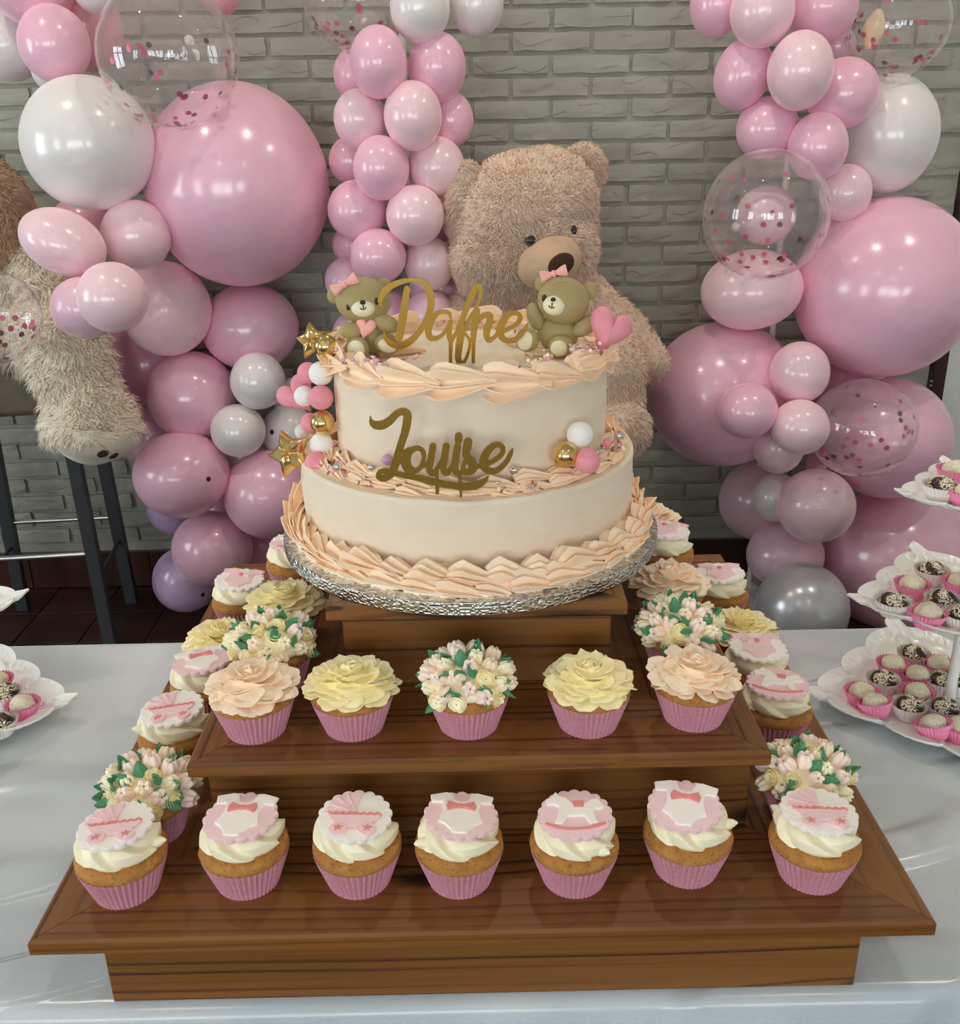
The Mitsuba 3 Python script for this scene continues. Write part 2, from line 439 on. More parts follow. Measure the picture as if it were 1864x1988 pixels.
# ---------------------------------------------------------------- the tiered wooden stand
def wood(p, n, uv):
    u, v = uv.x, uv.y
    d1, d2, w = voronoi(u * 3.6 + 0.35 * noise(u * 3, v * 11), v * 13.0)
    knot = smoothstep(0.20, 0.07, d1) * dr.select(w > 0.72, 1.0, 0.0)
    halo = smoothstep(0.55, 0.10, d1) * dr.select(w > 0.72, 1.0, 0.0)
    vv = v + 0.010 * fbm(u * 2.2, v * 7, 2.0, 3) + 0.008 * halo
    ph = vv * 96 + 0.55 * noise(u * 1.3, v * 30, 5.0)
    f = ph - dr.floor(ph)
    line = smoothstep(0.50, 0.93, f) * (1 - smoothstep(0.94, 1.0, f)) * smoothstep(0.25, 0.85, noise(dr.floor(ph) * 3.7, u * 1.1, 2.0))
    fine = fbm(u * 9, v * 1100, 1.0, 2)
    tone = fbm(u * 3.0, v * 14, 8.0, 3)
    c = mix(s2l((136, 88, 40)), s2l((106, 64, 26)), tone) * (0.84 + 0.32 * fine)
    c = mix(c, mi.Color3f(*s2l((58, 29, 14))), 0.88 * line)
    return mix(c, mi.Color3f(*s2l((34, 20, 12))), dr.maximum(knot, 0.35 * halo * line))


mat('cedar', proc(wood), 0.46, 0.4)
W1, W2, W3, TH = 0.70, 0.4897, 0.2743, 0.0150
H1, H2, H3 = 0.0893, 0.0697, 0.0737
Z1 = TZ + H1 + TH; Z2 = Z1 + H2 + TH; Z3 = Z2 + H3 + TH
stand = thing('cake_stand', 'square three-tier stepped wooden stand carrying the cake and cupcakes', 'cake stand')


def board_mesh(a, w, t, c=0.0022, g=0.0003):
    """Front board of a mitred square frame, outer edge at y = -a, the top at z = 0."""
    pts = []
    for dd, z in ((c, 0), (0, -c), (0, -t + c), (c, -t), (w, -t), (w, 0)):
        for s in (-1, 1): pts.append((s * (a - dd - g), -a + dd, z))
    return trimesh.convex.convex_hull(np.array(pts))


def wooduv(m, k):
    v = m.vertices
    return np.stack([v[:, 0] + 1.37 * k, v[:, 1] - v[:, 2] + 0.331 * k], 1)


def solid(m):
    """The mesh with its faces unshared, so that texture coordinates may break at the edges."""
    return trimesh.Trimesh(m.vertices[m.faces].reshape(-1, 3), np.arange(len(m.faces) * 3).reshape(-1, 3), process=False)


kk = 0
for lv, (W, zt, w, below, hb, o) in enumerate(((W1, Z1, 0.125, TZ, H1, 0.0379), (W2, Z2, 0.125, Z1, H2, 0.0124), (W3, Z3, 0.1365, Z2, H3, 0.0127))):
    for q in range(4):
        kk += 1
        m = solid(board_mesh(W / 2, w, TH))
        put('tier_board', ply(m, 'cedar', uv=wooduv(m, kk + 3)), stand, tr(0, W1 / 2, zt) @ rot('z', 90 * q))
    a = W / 2 - o
    for q in range(4):
        kk += 1
        L = 2 * a if q % 2 == 0 else 2 * a - 0.0302
        m = cbox(L, 0.015, hb, 0.0012); m.apply_translation([0, -a + 0.0075, hb / 2]); m = solid(m)
        put('side_panel', ply(m, 'cedar', uv=wooduv(m, kk + 8)), stand, tr(0, W1 / 2, below) @ rot('z', 90 * q))

# ---------------------------------------------------------------- cupcakes
mat('liner_pink', proc(lambda p, n, uv: mix(s2l((207, 146, 163)), s2l((195, 130, 149)), noise(p.x * 500, p.y * 500, p.z * 500))), 0.55, 0.4)
mat('sponge', proc(lambda p, n, uv: mix(s2l((198, 142, 76)), s2l((158, 102, 48)), fbm(p.x * 160, p.y * 160, p.z * 160, 3)) * (1.0 - 0.35 * smoothstep(0.70, 0.82, noise(p.x * 700, p.y * 700, p.z * 700)))), 0.75, 0.25,
    bump=proc(lambda p, n, uv: 0.0012 * fbm(p.x * 500, p.y * 500, p.z * 500, 3), eps=2e-4))
mat('butter_cream', s2l((249, 240, 208)), 0.42, 0.45, sheen=0.3)
mat('butter_yellow', s2l((249, 238, 190)), 0.45, 0.4)
mat('butter_peach', s2l((249, 228, 203)), 0.45, 0.4)
mat('butter_blush', s2l((250, 228, 215)), 0.45, 0.4)
mat('butter_green', s2l((74, 138, 98)), 0.45, 0.4)
mat('fondant_white', s2l((244, 238, 232)), 0.6, 0.3)
mat('fondant_pink', s2l((240, 206, 210)), 0.6, 0.3)
mat('fondant_deep', s2l((222, 138, 134)), 0.45, 0.4)

NF = 46


def flute(amp0, amp1, zig):
    def fn(R, TH, Z):
        s = (Z - Z.min()) / (Z.max() - Z.min() + 1e-9)
        w = np.abs(((TH * NF / (2 * PI)) % 1) * 2 - 1) * 2 - 1
        return R + w * (amp0 + (amp1 - amp0) * s), TH, Z + zig * w * np.clip((s - 0.85) / 0.15, 0, 1)
    return fn


def liner_mesh(r0, r1, h, nf=46, amp=0.0012, zig=0.0012):
    global NF
    NF = nf
    pr = [(0.0005, 0.0), (r0 - 0.001, 0.0)] + [(r0 + (r1 - r0) * t, h * t) for t in (0.0, 0.25, 0.5, 0.75, 1.0)]
    outer = lathe(pr[1:], nf * 4, flute(amp * 0.35, amp, zig))
    inner = lathe([(r - 0.0004, z + 0.0004) for r, z in pr[1:]][::-1], nf * 4, flute(amp * 0.35, amp, zig))
    bot = lathe(pr[:2], 40)
    return trimesh.util.concatenate([outer, inner, bot])


LINER = ply(liner_mesh(0.0252, 0.0352, 0.0318), 'liner_pink', smooth=20)
sp = [(0.0240, 0.003), (0.0300, 0.018), (0.0338, 0.0295), (0.0354, 0.0325), (0.0361, 0.0352), (0.0352, 0.0385), (0.0318, 0.0412), (0.0240, 0.0430), (0.0120, 0.0440), (0.0003, 0.0442)]


def lumpy(seed, a):
    def fn(R, TH, Z):
        q = np.stack([R * np.cos(TH) * 90, R * np.sin(TH) * 90, Z * 90], -1)
        return R * (1 + a * (meshkit.fbm(q, 3, seed) - 0.5) * (Z > 0.0315)), TH, Z + 0.0016 * (meshkit.fbm(q * 0.8, 2, seed + 5) - 0.5) * (Z > 0.0315)
    return fn


SPONGE = [ply(lathe(spline(sp, 3), 72, lumpy(k, 0.06)), 'sponge', smooth=True) for k in range(4)]


def swirl(seed):
    """Two turns of piped cream with broad twisted folds."""
    r = np.random.default_rng(seed)
    nl, ph = 6, r.uniform(0, 6)
    nth, nv = 150, 34
    th = np.arange(nth) * 2 * PI / nth
    v = np.linspace(0, 1, nv)
    TH, V = np.meshgrid(th, v, indexing='ij')
    base = np.interp(V, [0, 0.10, 0.28, 0.55, 0.8, 0.95, 1], [0.022, 0.0302, 0.0332, 0.0315, 0.0255, 0.013, 0.0004])
    zz = np.interp(V, [0, 0.10, 0.28, 0.55, 0.8, 0.95, 1], [0.0, 0.0012, 0.0055, 0.0125, 0.0182, 0.0205, 0.021])
    t = ((TH * nl / (2 * PI) + ph + 1.15 * V + 0.12 * np.sin(2 * TH + ph)) % 1)
    crest = np.where(t < 0.78, (t / 0.78) ** 0.8, ((1 - t) / 0.22) ** 1.4)
    f = 1 + (0.17 * crest - 0.11) * np.clip(V / 0.1, 0, 1) * np.clip((1 - V) / 0.2, 0, 1)
    zz = zz + 0.0022 * (crest - 0.4) * np.clip((1 - V) / 0.3, 0, 1) * np.clip((0.9 - V) / 0.4, 0, 1) + 0.0010 * np.sin(TH + ph) * np.clip(V * 3, 0, 1) * np.clip((0.85 - V) / 0.3, 0, 1)
    P = np.stack([base * f * np.cos(TH), base * f * np.sin(TH), zz], -1)
    m = grid(P, cu=True)
    # the tail of the piping, flicked out at the side
    a = r.uniform(-0.6, 1.4)
    pts = spline([(0.022, 0.005, 0.0035), (0.0295, 0.0065, 0.0050), (0.0350, 0.0085, 0.0034), (0.0390, 0.0092, 0.0008)], 5)
    path = np.stack([pts[:, 0] * math.cos(a), pts[:, 0] * math.sin(a), pts[:, 1]], 1)
    tail = tube(path, pts[:, 2], 9)
    return trimesh.util.concatenate([m, tail])


SWIRL = [ply(swirl(k), 'butter_cream', smooth=38) for k in range(5)]


def scallop(R=1.0, n=18, a=0.085, ph=0.0):
    th = np.linspace(0, 2 * PI, n * 12, endpoint=False)
    return Polygon([((R - a + a * abs(math.sin(n * (t + ph) / 2)) ** 0.8 * 1.0) * math.cos(t), (R - a + a * abs(math.sin(n * (t + ph) / 2)) ** 0.8) * math.sin(t)) for t in th])


def poly(*q): return Polygon(q)


def soft(q, r): return q.buffer(r).buffer(-2 * r).buffer(r)


def mirror(pts): return Polygon(list(pts) + [(-x, y) for x, y in reversed(pts)])


def star(R, r, n=5, ph=PI / 2):
    return Polygon([((R if k % 2 == 0 else r) * math.cos(ph + k * PI / n), (R if k % 2 == 0 else r) * math.sin(ph + k * PI / n)) for k in range(2 * n)])


def line(pts, w, n=8): return unary_union([Point(x, y).buffer(w / 2, 4) for x, y in spline(pts, n)]).simplify(0.004)


ONESIE = soft(mirror([(0.0, 0.46), (0.16, 0.52), (0.27, 0.82), (0.42, 0.86), (0.86, 0.72), (0.80, 0.42), (0.52, 0.44), (0.47, 0.1), (0.58, -0.36), (0.40, -0.46), (0.24, -0.66), (0.20, -0.78), (0.0, -0.80)]), 0.02)
BOWS = [soft(Polygon([(s * 0.03, 0.045), (s * 0.34, 0.19), (s * 0.40, 0.0), (s * 0.36, -0.18), (s * 0.03, -0.045)]), 0.012) for s in (-1, 1)]
HOOD = Polygon([(0.02, 0.02)] + [((0.80 + 0.05 * abs(math.sin(5 * (t - PI / 2)))) * math.cos(t) + 0.02, (0.80 + 0.05 * abs(math.sin(5 * (t - PI / 2)))) * math.sin(t) + 0.02) for t in np.linspace(PI / 2 - 0.1, PI, 40)])
RIBS = unary_union([line([(0.0, 0.06), (0.40 * math.cos(t), 0.02 + 0.40 * math.sin(t)), (0.76 * math.cos(t), 0.02 + 0.76 * math.sin(t))], 0.05) for t in (1.95, 2.32, 2.7)])
BASKET = soft(Polygon([(-0.66, -0.02), (0.70, -0.02)] + [(0.68 * math.cos(t) + 0.02, -0.02 + 0.46 * math.sin(t)) for t in np.linspace(-0.1, -PI + 0.1, 20)]), 0.02)
WAVE = line([(-0.68 + 0.092 * k, 0.0 + 0.034 * (-1) ** k) for k in range(16)], 0.06, 5)
HORSE = soft(Polygon([(-0.78, 0.52), (-0.62, 0.62), (-0.50, 0.84), (-0.40, 0.66), (-0.22, 0.58), (-0.08, 0.36), (0.30, 0.36), (0.46, 0.50), (0.62, 0.52), (0.80, 0.20), (0.66, 0.10), (0.52, 0.12), (0.50, -0.06), (0.60, -0.42), (0.40, -0.46), (0.26, -0.14),
                      (-0.20, -0.14), (-0.34, -0.46), (-0.54, -0.44), (-0.44, 0.0), (-0.42, 0.22), (-0.56, 0.32), (-0.74, 0.30)]), 0.03)
SADDLE = soft(Polygon([(-0.06, 0.42), (0.26, 0.42), (0.24, 0.16), (-0.02, 0.18)]), 0.03)
ROCKER = line([(-0.74, -0.40), (-0.4, -0.55), (0.0, -0.60), (0.4, -0.55), (0.76, -0.40)], 0.09)
R_D = 0.0302


def cush(polyg, h, b, z, m):
    q = affinity.scale(polyg, R_D, R_D, origin=(0, 0))
    g = cushion(q, h, b); g.apply_translation([0, 0, z])
    return ply(g, m)


DISC = {c: cush(scallop(), 0.0033, 0.0011, 0, f'fondant_{c}') for c in ('white', 'pink')}
EMB = {}
for c in ('white', 'pink'): EMB['onesie', c] = cush(ONESIE, 0.0021, 0.0008, 0.0031, f'fondant_{c}')
EMB['bow'] = ply(trimesh.util.concatenate([cushion(affinity.scale(q, R_D, R_D, origin=(0, 0)), 0.0022, 0.001).apply_translation([0, 0.24 * R_D, 0.0050]) for q in BOWS + [Point(0, 0).buffer(0.085)]]), 'fondant_deep')
EMB['bowpink'] = ply(trimesh.util.concatenate([cushion(affinity.scale(q, R_D, R_D, origin=(0, 0)), 0.0018, 0.001).apply_translation([0, 0.24 * R_D, 0.0050]) for q in BOWS + [Point(0, 0).buffer(0.085)]]), 'fondant_pink')
EMB['knot'] = ply(cushion(Point(0, 0).buffer(0.1 * R_D), 0.0026, 0.001).apply_translation([0, 0.24 * R_D, 0.0050]), 'fondant_deep')
EMB['hood'] = cush(HOOD, 0.0018, 0.0008, 0.0031, 'fondant_pink')
EMB['ribs'] = cush(RIBS, 0.0013, 0.0004, 0.0048, 'fondant_pink')
EMB['basket'] = cush(BASKET, 0.0019, 0.0008, 0.0031, 'fondant_pink')
EMB['wave'] = cush(WAVE, 0.0011, 0.0004, 0.0047, 'fondant_deep')
EMB['axle'] = cush(line([(-0.34, -0.56), (0.38, -0.56)], 0.07), 0.0012, 0.0004, 0.0031, 'fondant_pink')
EMB['wheel'] = cush(Point(0, 0).buffer(0.235), 0.0026, 0.0009, 0.0031, 'fondant_pink')
EMB['star'] = cush(star(0.15, 0.06), 0.0008, 0.0003, 0.0056, 'fondant_deep')
EMB['horse'] = cush(HORSE, 0.0022, 0.0009, 0.0031, 'fondant_white')
EMB['saddle'] = cush(SADDLE, 0.0010, 0.0004, 0.0052, 'fondant_deep')
EMB['rocker'] = cush(ROCKER, 0.0014, 0.0006, 0.0031, 'fondant_deep')


def cup_base(label, x, y, z, k, ang, cat='cupcake', group=None):
    t = thing('cupcake', label, cat, group)
    M = tr(x, y, z) @ rot('z', ang)
    put('liner', LINER, t, M, label='pink pleated paper liner')
    put('sponge', SPONGE[k % 4], t, M)
    return t, M


def disc_cup(label, x, y, z, design, k, tilt=16, yaw=0, dx=0.0, dy=-0.002, group=None):
    t, M = cup_base(label, x, y, z, k, k * 37, 'cupcake', group)
    put('frosting', SWIRL[k % 5], t, tr(x, y, z + 0.0400) @ rot('z', k * 71))
    tilt = 0.25 * (tilt - 14) + (k % 3 - 1) * 2.5
    D = tr(x + dx, y + dy + 0.001, z + 0.0612) @ rot('z', yaw) @ rot('x', tilt) @ rot('y', (k % 4 - 1.5) * 2)
    base = 'white' if design in ('carriage', 'pinkonesie') else 'pink'
    d = put('fondant_disc', DISC[base], t, D)
    if design == 'carriage':
        h = put('hood', EMB['hood'], d, D); put('hood_ribs', EMB['ribs'], d, D)
        put('basket', EMB['basket'], d, D); put('wavy_trim', EMB['wave'], d, D); put('axle', EMB['axle'], d, D)
        for sx in (-0.36, 0.40):
            put('wheel', EMB['wheel'], d, D @ tr(sx * R_D, -0.55 * R_D, 0)); put('wheel_star', EMB['star'], d, D @ tr(sx * R_D, -0.55 * R_D, 0))
    elif design in ('onesie', 'pinkonesie'):
        put('onesie', EMB['onesie', 'white' if design == 'onesie' else 'pink'], d, D)
        put('bow', EMB['bow' if design == 'onesie' else 'bowpink'], d, D)
        if design == 'pinkonesie': put('bow_knot', EMB['knot'], d, D)
    else:
        put('horse', EMB['horse'], d, D); put('saddle', EMB['saddle'], d, D); put('rocker', EMB['rocker'], d, D)
    return t


# one petal of a piped rose, by how far it leans out: root at the origin, tip along +z
def petal(w, h, curl, cup, seed, t=0.0011):
    r = np.random.default_rng(seed)
    nu, nv = 9, 6
    U, V = np.meshgrid(np.linspace(-1, 1, nu), np.linspace(0, 1, nv), indexing='ij')
    prof = np.sqrt(np.clip(1 - U**2 * 0.93, 0, 1))
    ruff = np.interp(np.linspace(-1, 1, nu), np.linspace(-1, 1, 5), r.normal(0, 0.09, 5))[:, None]
    z = h * V * (0.55 + 0.45 * prof + ruff)
    x = w * U * (0.45 + 0.55 * np.sin(np.clip(V * 1.25, 0, 1) * PI / 2))
    y = -cup * w * U**2 + curl * h * V**2 + 0.05 * h * ruff * V * 8 * 0.5
    P = np.stack([x, y, z], -1)
    th = t * (1 - 0.55 * V)
    return sheet(P, th)


PSHAPE = ((0.0062, 0.0105, -0.10, 0.75), (0.0078, 0.0122, 0.06, 0.50), (0.0092, 0.0136, 0.18, 0.36), (0.0100, 0.0148, 0.26, 0.26), (0.0104, 0.0152, 0.30, 0.22))
PETV = {c: [[ply(petal(*a, 20 + 7 * i + v, 0.0010), f'butter_{c}', smooth=40) for v in range(3)] for i, a in enumerate(PSHAPE)] for c in ('yellow', 'peach')}
HEART = {c: ply(lathe(spline([(0.024, 0), (0.0315, 0.0025), (0.026, 0.0065), (0.014, 0.0105), (0.006, 0.0135), (0.0003, 0.0142)], 4), 36), f'butter_{c}', smooth=True) for c in ('yellow', 'peach')}
RINGS = [(3, 0.0012, -4, 0.0098, 0), (4, 0.0038, 10, 0.0088, 0), (6, 0.0072, 24, 0.0075, 1), (8, 0.0112, 38, 0.0060, 2), (10, 0.0155, 50, 0.0046, 2), (12, 0.0200, 60, 0.0032, 3), (13, 0.0238, 70, 0.0014, 4), (14, 0.0258, 82, -0.0006, 4)]


def rose_cup(label, x, y, z, colour, k, group=None):
    t, M = cup_base(label, x, y, z, k, k * 53, 'cupcake', group)
    r = np.random.default_rng(100 + k)
    zb = z + 0.0425
    c = put('rose', HEART[colour], t, tr(x, y, zb), label=f'{ {"yellow": "pale yellow", "peach": "peach"}[colour] } buttercream rose')
    for n, rad, lean, h, pi in RINGS:
        a0 = r.uniform(0, 360)
        for i in range(n):
            a = a0 + 360 * i / n + r.normal(0, 5)
            s = r.uniform(0.92, 1.10)
            Mx = tr(x, y, zb + h + r.normal(0, 0.0006)) @ rot('z', a) @ tr(0, rad * r.uniform(0.9, 1.06), 0) @ rot('x', -(lean + r.normal(0, 7))) @ rot('y', r.normal(0, 9)) @ rot('z', r.normal(0, 10)) @ scl(s, s, s)
            put('petal', PETV[colour][pi][r.integers(2)], c, Mx)
    return t


def star_flower(seed, n=6):
    """A pulled star: ridged petals leaning together to a point."""
    r = np.random.default_rng(seed)
    nth, nv = n * 8, 9
    TH, V = np.meshgrid(np.arange(nth) * 2 * PI / nth, np.linspace(0, 1, nv), indexing='ij')
    w = np.abs(np.sin(n * TH / 2 + 1.1 * V)) ** 0.7
    rad = np.interp(V, [0, 0.25, 0.6, 0.85, 1], [0.0050, 0.0066, 0.0062, 0.0046, 0.0006]) * (0.62 + 0.42 * w)
    z = np.interp(V, [0, 0.25, 0.6, 0.85, 1], [0, 0.003, 0.0075, 0.0108, 0.0092]) + 0.0018 * w * np.clip(V * 2 - 0.8, 0, 1)
    return grid(np.stack([rad * np.cos(TH), rad * np.sin(TH), z], -1), cu=True)


def rosette(seed):
    r = np.random.default_rng(seed)
    ms = [lathe([(0.0047, 0), (0.0060, 0.002), (0.0045, 0.0055), (0.0004, 0.0070)], 20)]
    for n, rad, h, w in ((3, 0.0016, 0.0070, 0.0034), (4, 0.0034, 0.0060, 0.0042), (4, 0.0050, 0.0045, 0.0046)):
        for i in range(n):
            m = petal(w, h, 0.12, 0.5, seed * 10 + i, 0.0009)
            m.apply_transform(np.array((rot('z', 360 * i / n + 40 * rad * 1000) @ tr(0, rad, 0.002) @ rot('x', -8 - rad * 3500)).matrix, float)); ms.append(m)
    return trimesh.util.concatenate(ms)


def leaf_mesh(seed):
    r = np.random.default_rng(seed)
    U, V = np.meshgrid(np.linspace(-1, 1, 7), np.linspace(0, 1, 8), indexing='ij')
    w = 0.0040 * np.sin(np.clip(V, 0, 1) ** 0.75 * PI) ** 0.8 + 0.0002
    x = U * w; z = 0.0130 * V
    y = 0.0022 * np.abs(U) ** 1.2 * np.sin(V * PI) - 0.0035 * V**2 + r.normal(0, 0.0003, U.shape) * V
    return sheet(np.stack([x, -y, z], -1), 0.0009)


BUD = [ply(star_flower(k, 5 + k % 2), m, smooth=40) for k, m in enumerate(('butter_blush', 'butter_cream', 'butter_peach'))]
ROS = [ply(rosette(k), 'butter_yellow' if k else 'butter_cream', smooth=40) for k in range(2)]
LEAF = [ply(leaf_mesh(k), 'butter_green', smooth=40) for k in range(3)]
DOME = ply(lathe(spline([(0.030, -0.002), (0.0345, 0.002), (0.032, 0.010), (0.021, 0.017), (0.0003, 0.0205)], 4), 36), 'butter_cream', smooth=True)


def bouquet_cup(label, x, y, z, k, group=None):
    t, M = cup_base(label, x, y, z, k, k * 29, 'cupcake', group)
    r = np.random.default_rng(300 + k)
    zb = z + 0.0420
    c = put('buttercream_mound', DOME, t, tr(x, y, zb))
    n = 34
    for i in range(n):
        f = (i + 0.5) / n
        pol = math.acos(1 - f * 1.08); az = i * 2.39996 + k
        d = np.array([math.sin(pol) * math.cos(az), math.sin(pol) * math.sin(az), math.cos(pol)])
        o = np.array([x, y, zb]) + d * [0.0318, 0.0318, 0.0190]
        nn = d * [1, 1, 1.25] + r.normal(0, 0.12, 3)
        s = r.uniform(1.0, 1.25)
        kind = r.choice(4, p=[0.36, 0.2, 0.2, 0.24])
        Mx = frame(o, (math.cos(i), math.sin(i), 0.1), nn) @ scl(s, s, s)
        if kind < 3: put('flower', BUD[kind], t, Mx)
        else: put('flower', ROS[r.integers(2)], t, Mx)
    n = 28
    for i in range(n):
        f = (i + 0.8) / n
        pol = math.acos(max(-1, 1 - f * 1.02)); az = i * 2.39996 + k + 1.7
        d = np.array([math.sin(pol) * math.cos(az), math.sin(pol) * math.sin(az), math.cos(pol)])
        o = np.array([x, y, zb]) + d * [0.0362, 0.0362, 0.0245]
        tang = np.cross(d, r.normal(0, 1, 3)); tang /= np.linalg.norm(tang)
        zdir = d * 0.40 + tang * 0.95
        put('leaf', LEAF[r.integers(3)], t, frame(o, np.cross(d, tang), zdir) @ scl(1.35, 1.3, 1.08))
    return t


c = 'cupcake with a pink carriage on a white disc, '
o = 'cupcake with a white onesie on a pink disc, '
fr, rr_ = 'front row of the lowest tier', 'middle tier'
disc_cup(c + 'left corner of the lowest tier', -0.291, 0.057, Z1, 'carriage', 0, 20, 6)
disc_cup(o + 'second in the front row', -0.193, 0.064, Z1, 'onesie', 1, 18, -6)
disc_cup(c + 'third in the front row', -0.101, 0.062, Z1, 'carriage', 2, 18, -2)
disc_cup(o + 'centre of the front row', -0.018, 0.060, Z1, 'onesie', 3, 18, -2, 0.002)
disc_cup('cupcake with a white rocking horse on a pink disc, in the front row', 0.0755, 0.058, Z1, 'horse', 4, 20, -4)
disc_cup(o + 'second from the right corner in front', 0.169, 0.066, Z1, 'onesie', 5, 22, -14, -0.004)
disc_cup(c + 'right corner of the lowest tier', 0.270, 0.056, Z1, 'carriage', 6, 20, -4)
bouquet_cup('cupcake piped with flowers and green leaves behind the left corner carriage cupcake', -0.289, 0.128, Z1, 7)
disc_cup('carriage cupcake on the left side, behind the leafy flower cupcake', -0.293, 0.226, Z1, 'carriage', 8, 12, 10)
disc_cup('white onesie cupcake on the left side, behind the peach rose', -0.287, 0.316, Z1, 'onesie', 9, 8, 20)
rose_cup('cupcake with a pale yellow rose at the far left edge of the lowest tier', -0.291, 0.398, Z1, 'yellow', 10)
disc_cup('small-looking pink onesie cupcake at the far left, behind two yellow roses', -0.290, 0.512, Z1, 'pinkonesie', 11, 6, -6)
bouquet_cup('cupcake piped with flowers and leaves behind the right corner carriage cupcake', 0.285, 0.128, Z1, 12)
disc_cup('rocking horse cupcake on the right side, behind the leafy flower cupcake', 0.293, 0.248, Z1, 'horse', 13, 10, -18)
disc_cup('pink onesie on a white disc, cupcake second behind the right leafy one', 0.293, 0.320, Z1, 'pinkonesie', 14, 8, -6)
rose_cup('cupcake with a pale yellow rose at the right edge of the lowest tier', 0.297, 0.398, Z1, 'yellow', 15)
disc_cup('pink onesie cupcake behind the yellow rose at the far right of the lowest tier', 0.297, 0.503, Z1, 'pinkonesie', 16, 6, -8)
rose_cup('cupcake with a peach rose at the left corner of the middle tier', -0.196, 0.156, Z2, 'peach', 17)
rose_cup('cupcake with a yellow rose, second from left in front of the middle tier', -0.110, 0.157, Z2, 'yellow', 18)
bouquet_cup('cupcake piped with flowers and leaves, centre front of the middle tier', -0.009, 0.156, Z2, 19)
rose_cup('cupcake with a yellow rose, right of the central flower cupcake', 0.096, 0.154, Z2, 'yellow', 20)
rose_cup('cupcake with a peach rose at the right corner of the middle tier', 0.190, 0.160, Z2, 'peach', 21)
bouquet_cup('cupcake piped with flowers and leaves left of the top tier', -0.192, 0.231, Z2, 22)
rose_cup('cupcake with a yellow rose under the left edge of the cake board', -0.195, 0.318, Z2, 'yellow', 23)
disc_cup('rocking horse cupcake half hidden by the left edge of the cake board', -0.200, 0.432, Z2, 'horse', 24, 6, 20)
bouquet_cup('cupcake piped with flowers and leaves right of the top tier', 0.194, 0.244, Z2, 25)
rose_cup('cupcake with a peach rose under the right edge of the cake board', 0.202, 0.345, Z2, 'peach', 26)
disc_cup('pink onesie cupcake half hidden by the right edge of the cake board', 0.212, 0.442, Z2, 'pinkonesie', 27, 6, -20)
rose_cup('rearmost cupcake with a peach rose, right of the lower cake tier', 0.207, 0.518, Z2, 'peach', 28)


# ---------------------------------------------------------------- the cake
mat('cake_cream', proc(lambda p, n, uv: mix(s2l((234, 219, 197)), s2l((226, 209, 187)), fbm(p.x * 30, p.y * 30, p.z * 60, 3))), 0.5, 0.35,
    bump=proc(lambda p, n, uv: 0.0010 * fbm(p.x * 22, p.y * 22, p.z * 70, 3) + 0.0002 * noise(p.x * 300, p.y * 300, p.z * 500), eps=6e-4))
mat('pipe_cream', s2l((246, 220, 190)), 0.42, 0.45, sheen=0.2)
mat('silver_foil', proc(lambda p, n, uv: mi.Color3f(0.42, 0.42, 0.415) + mi.Color3f(0.52) * smoothstep(0.25, 0.75, noise(p.x * 430 + 90 * p.z, p.y * 430, p.z * 620))), 0.2, 0.5, metallic=1.0,
    bump=proc(lambda p, n, uv: 0.0012 * noise(p.x * 430 + 90 * p.z, p.y * 430, p.z * 620), eps=3e-4))
mat('gold', s2l((232, 198, 130)), 0.18, 0.5, metallic=1.0)
mat('gold_acrylic', s2l((156, 122, 50)), 0.3, 0.5, metallic=0.75)
mat('sugar_pink', s2l((230, 146, 160)), 0.5, 0.4)
mat('sugar_white', s2l((240, 238, 234)), 0.5, 0.4)
mat('sugar_coral', s2l((246, 176, 164)), 0.55, 0.35)
mat('pearl_silver', (0.75, 0.68, 0.64), 0.18, 0.5, metallic=0.9)
mat('pearl_pink', s2l((226, 172, 184)), 0.25, 0.5, metallic=0.2, clearcoat=0.6)
mat('pearl_white', s2l((242, 232, 220)), 0.25, 0.5, clearcoat=0.6)
mat('pearl_lilac', s2l((196, 148, 186)), 0.3, 0.5, clearcoat=0.4)
mat('copper_rod', s2l((196, 140, 120)), 0.2, 0.5, metallic=0.8)
CBX, CBY, CBR = -0.0047, 0.386, 0.1959
CX, CY = -0.0050, 0.4150
R1, R2 = 0.1750, 0.1402
ZB, ZT1, ZT2 = TZ + 0.2909, TZ + 0.3666, TZ + 0.4651
single('cake_board', ply(lathe([(0.0005, 0), (0.1, 0), (CBR - 0.0012, 0), (CBR - 0.0003, 0.0004), (CBR, 0.0012), (CBR, 0.006), (CBR, 0.0118), (CBR - 0.0004, 0.0126), (CBR - 0.0015, 0.0131), (0.15, 0.0131), (0.0005, 0.0131)], 160), 'silver_foil', smooth=30),
       'round silver foil cake board under the two-tier cake', 'cake board', tr(CBX, CBY, Z3 + 0.0002))
cake = thing('cake', 'two-tier round cake in smooth cream buttercream with piped petal borders', 'cake')


def rim(R, h, seed):
    def fn(Rr, TH, Z):
        q = np.stack([np.cos(TH) * 4, np.sin(TH) * 4, Z * 20], -1)
        w = meshkit.fbm(q, 3, seed) - 0.5
        return Rr + 0.0035 * w * (Rr > R * 0.9), TH, Z + 0.004 * (meshkit.fbm(q * 1.5, 2, seed + 3) - 0.5) * (Z > h * 0.9) * (Rr > R * 0.8)
    pr = [(R - 0.0005, 0)] + [(R, h * t) for t in np.linspace(0.02, 0.9, 12)] + [(R + 0.0006, h * 0.955), (R + 0.0004, h * 0.985), (R - 0.001, h + 0.0008), (R - 0.003, h + 0.0012), (R - 0.006, h), (R * 0.75, h - 0.0004), (R * 0.4, h), (0.0004, h)]
    return lathe(pr, 144, fn)


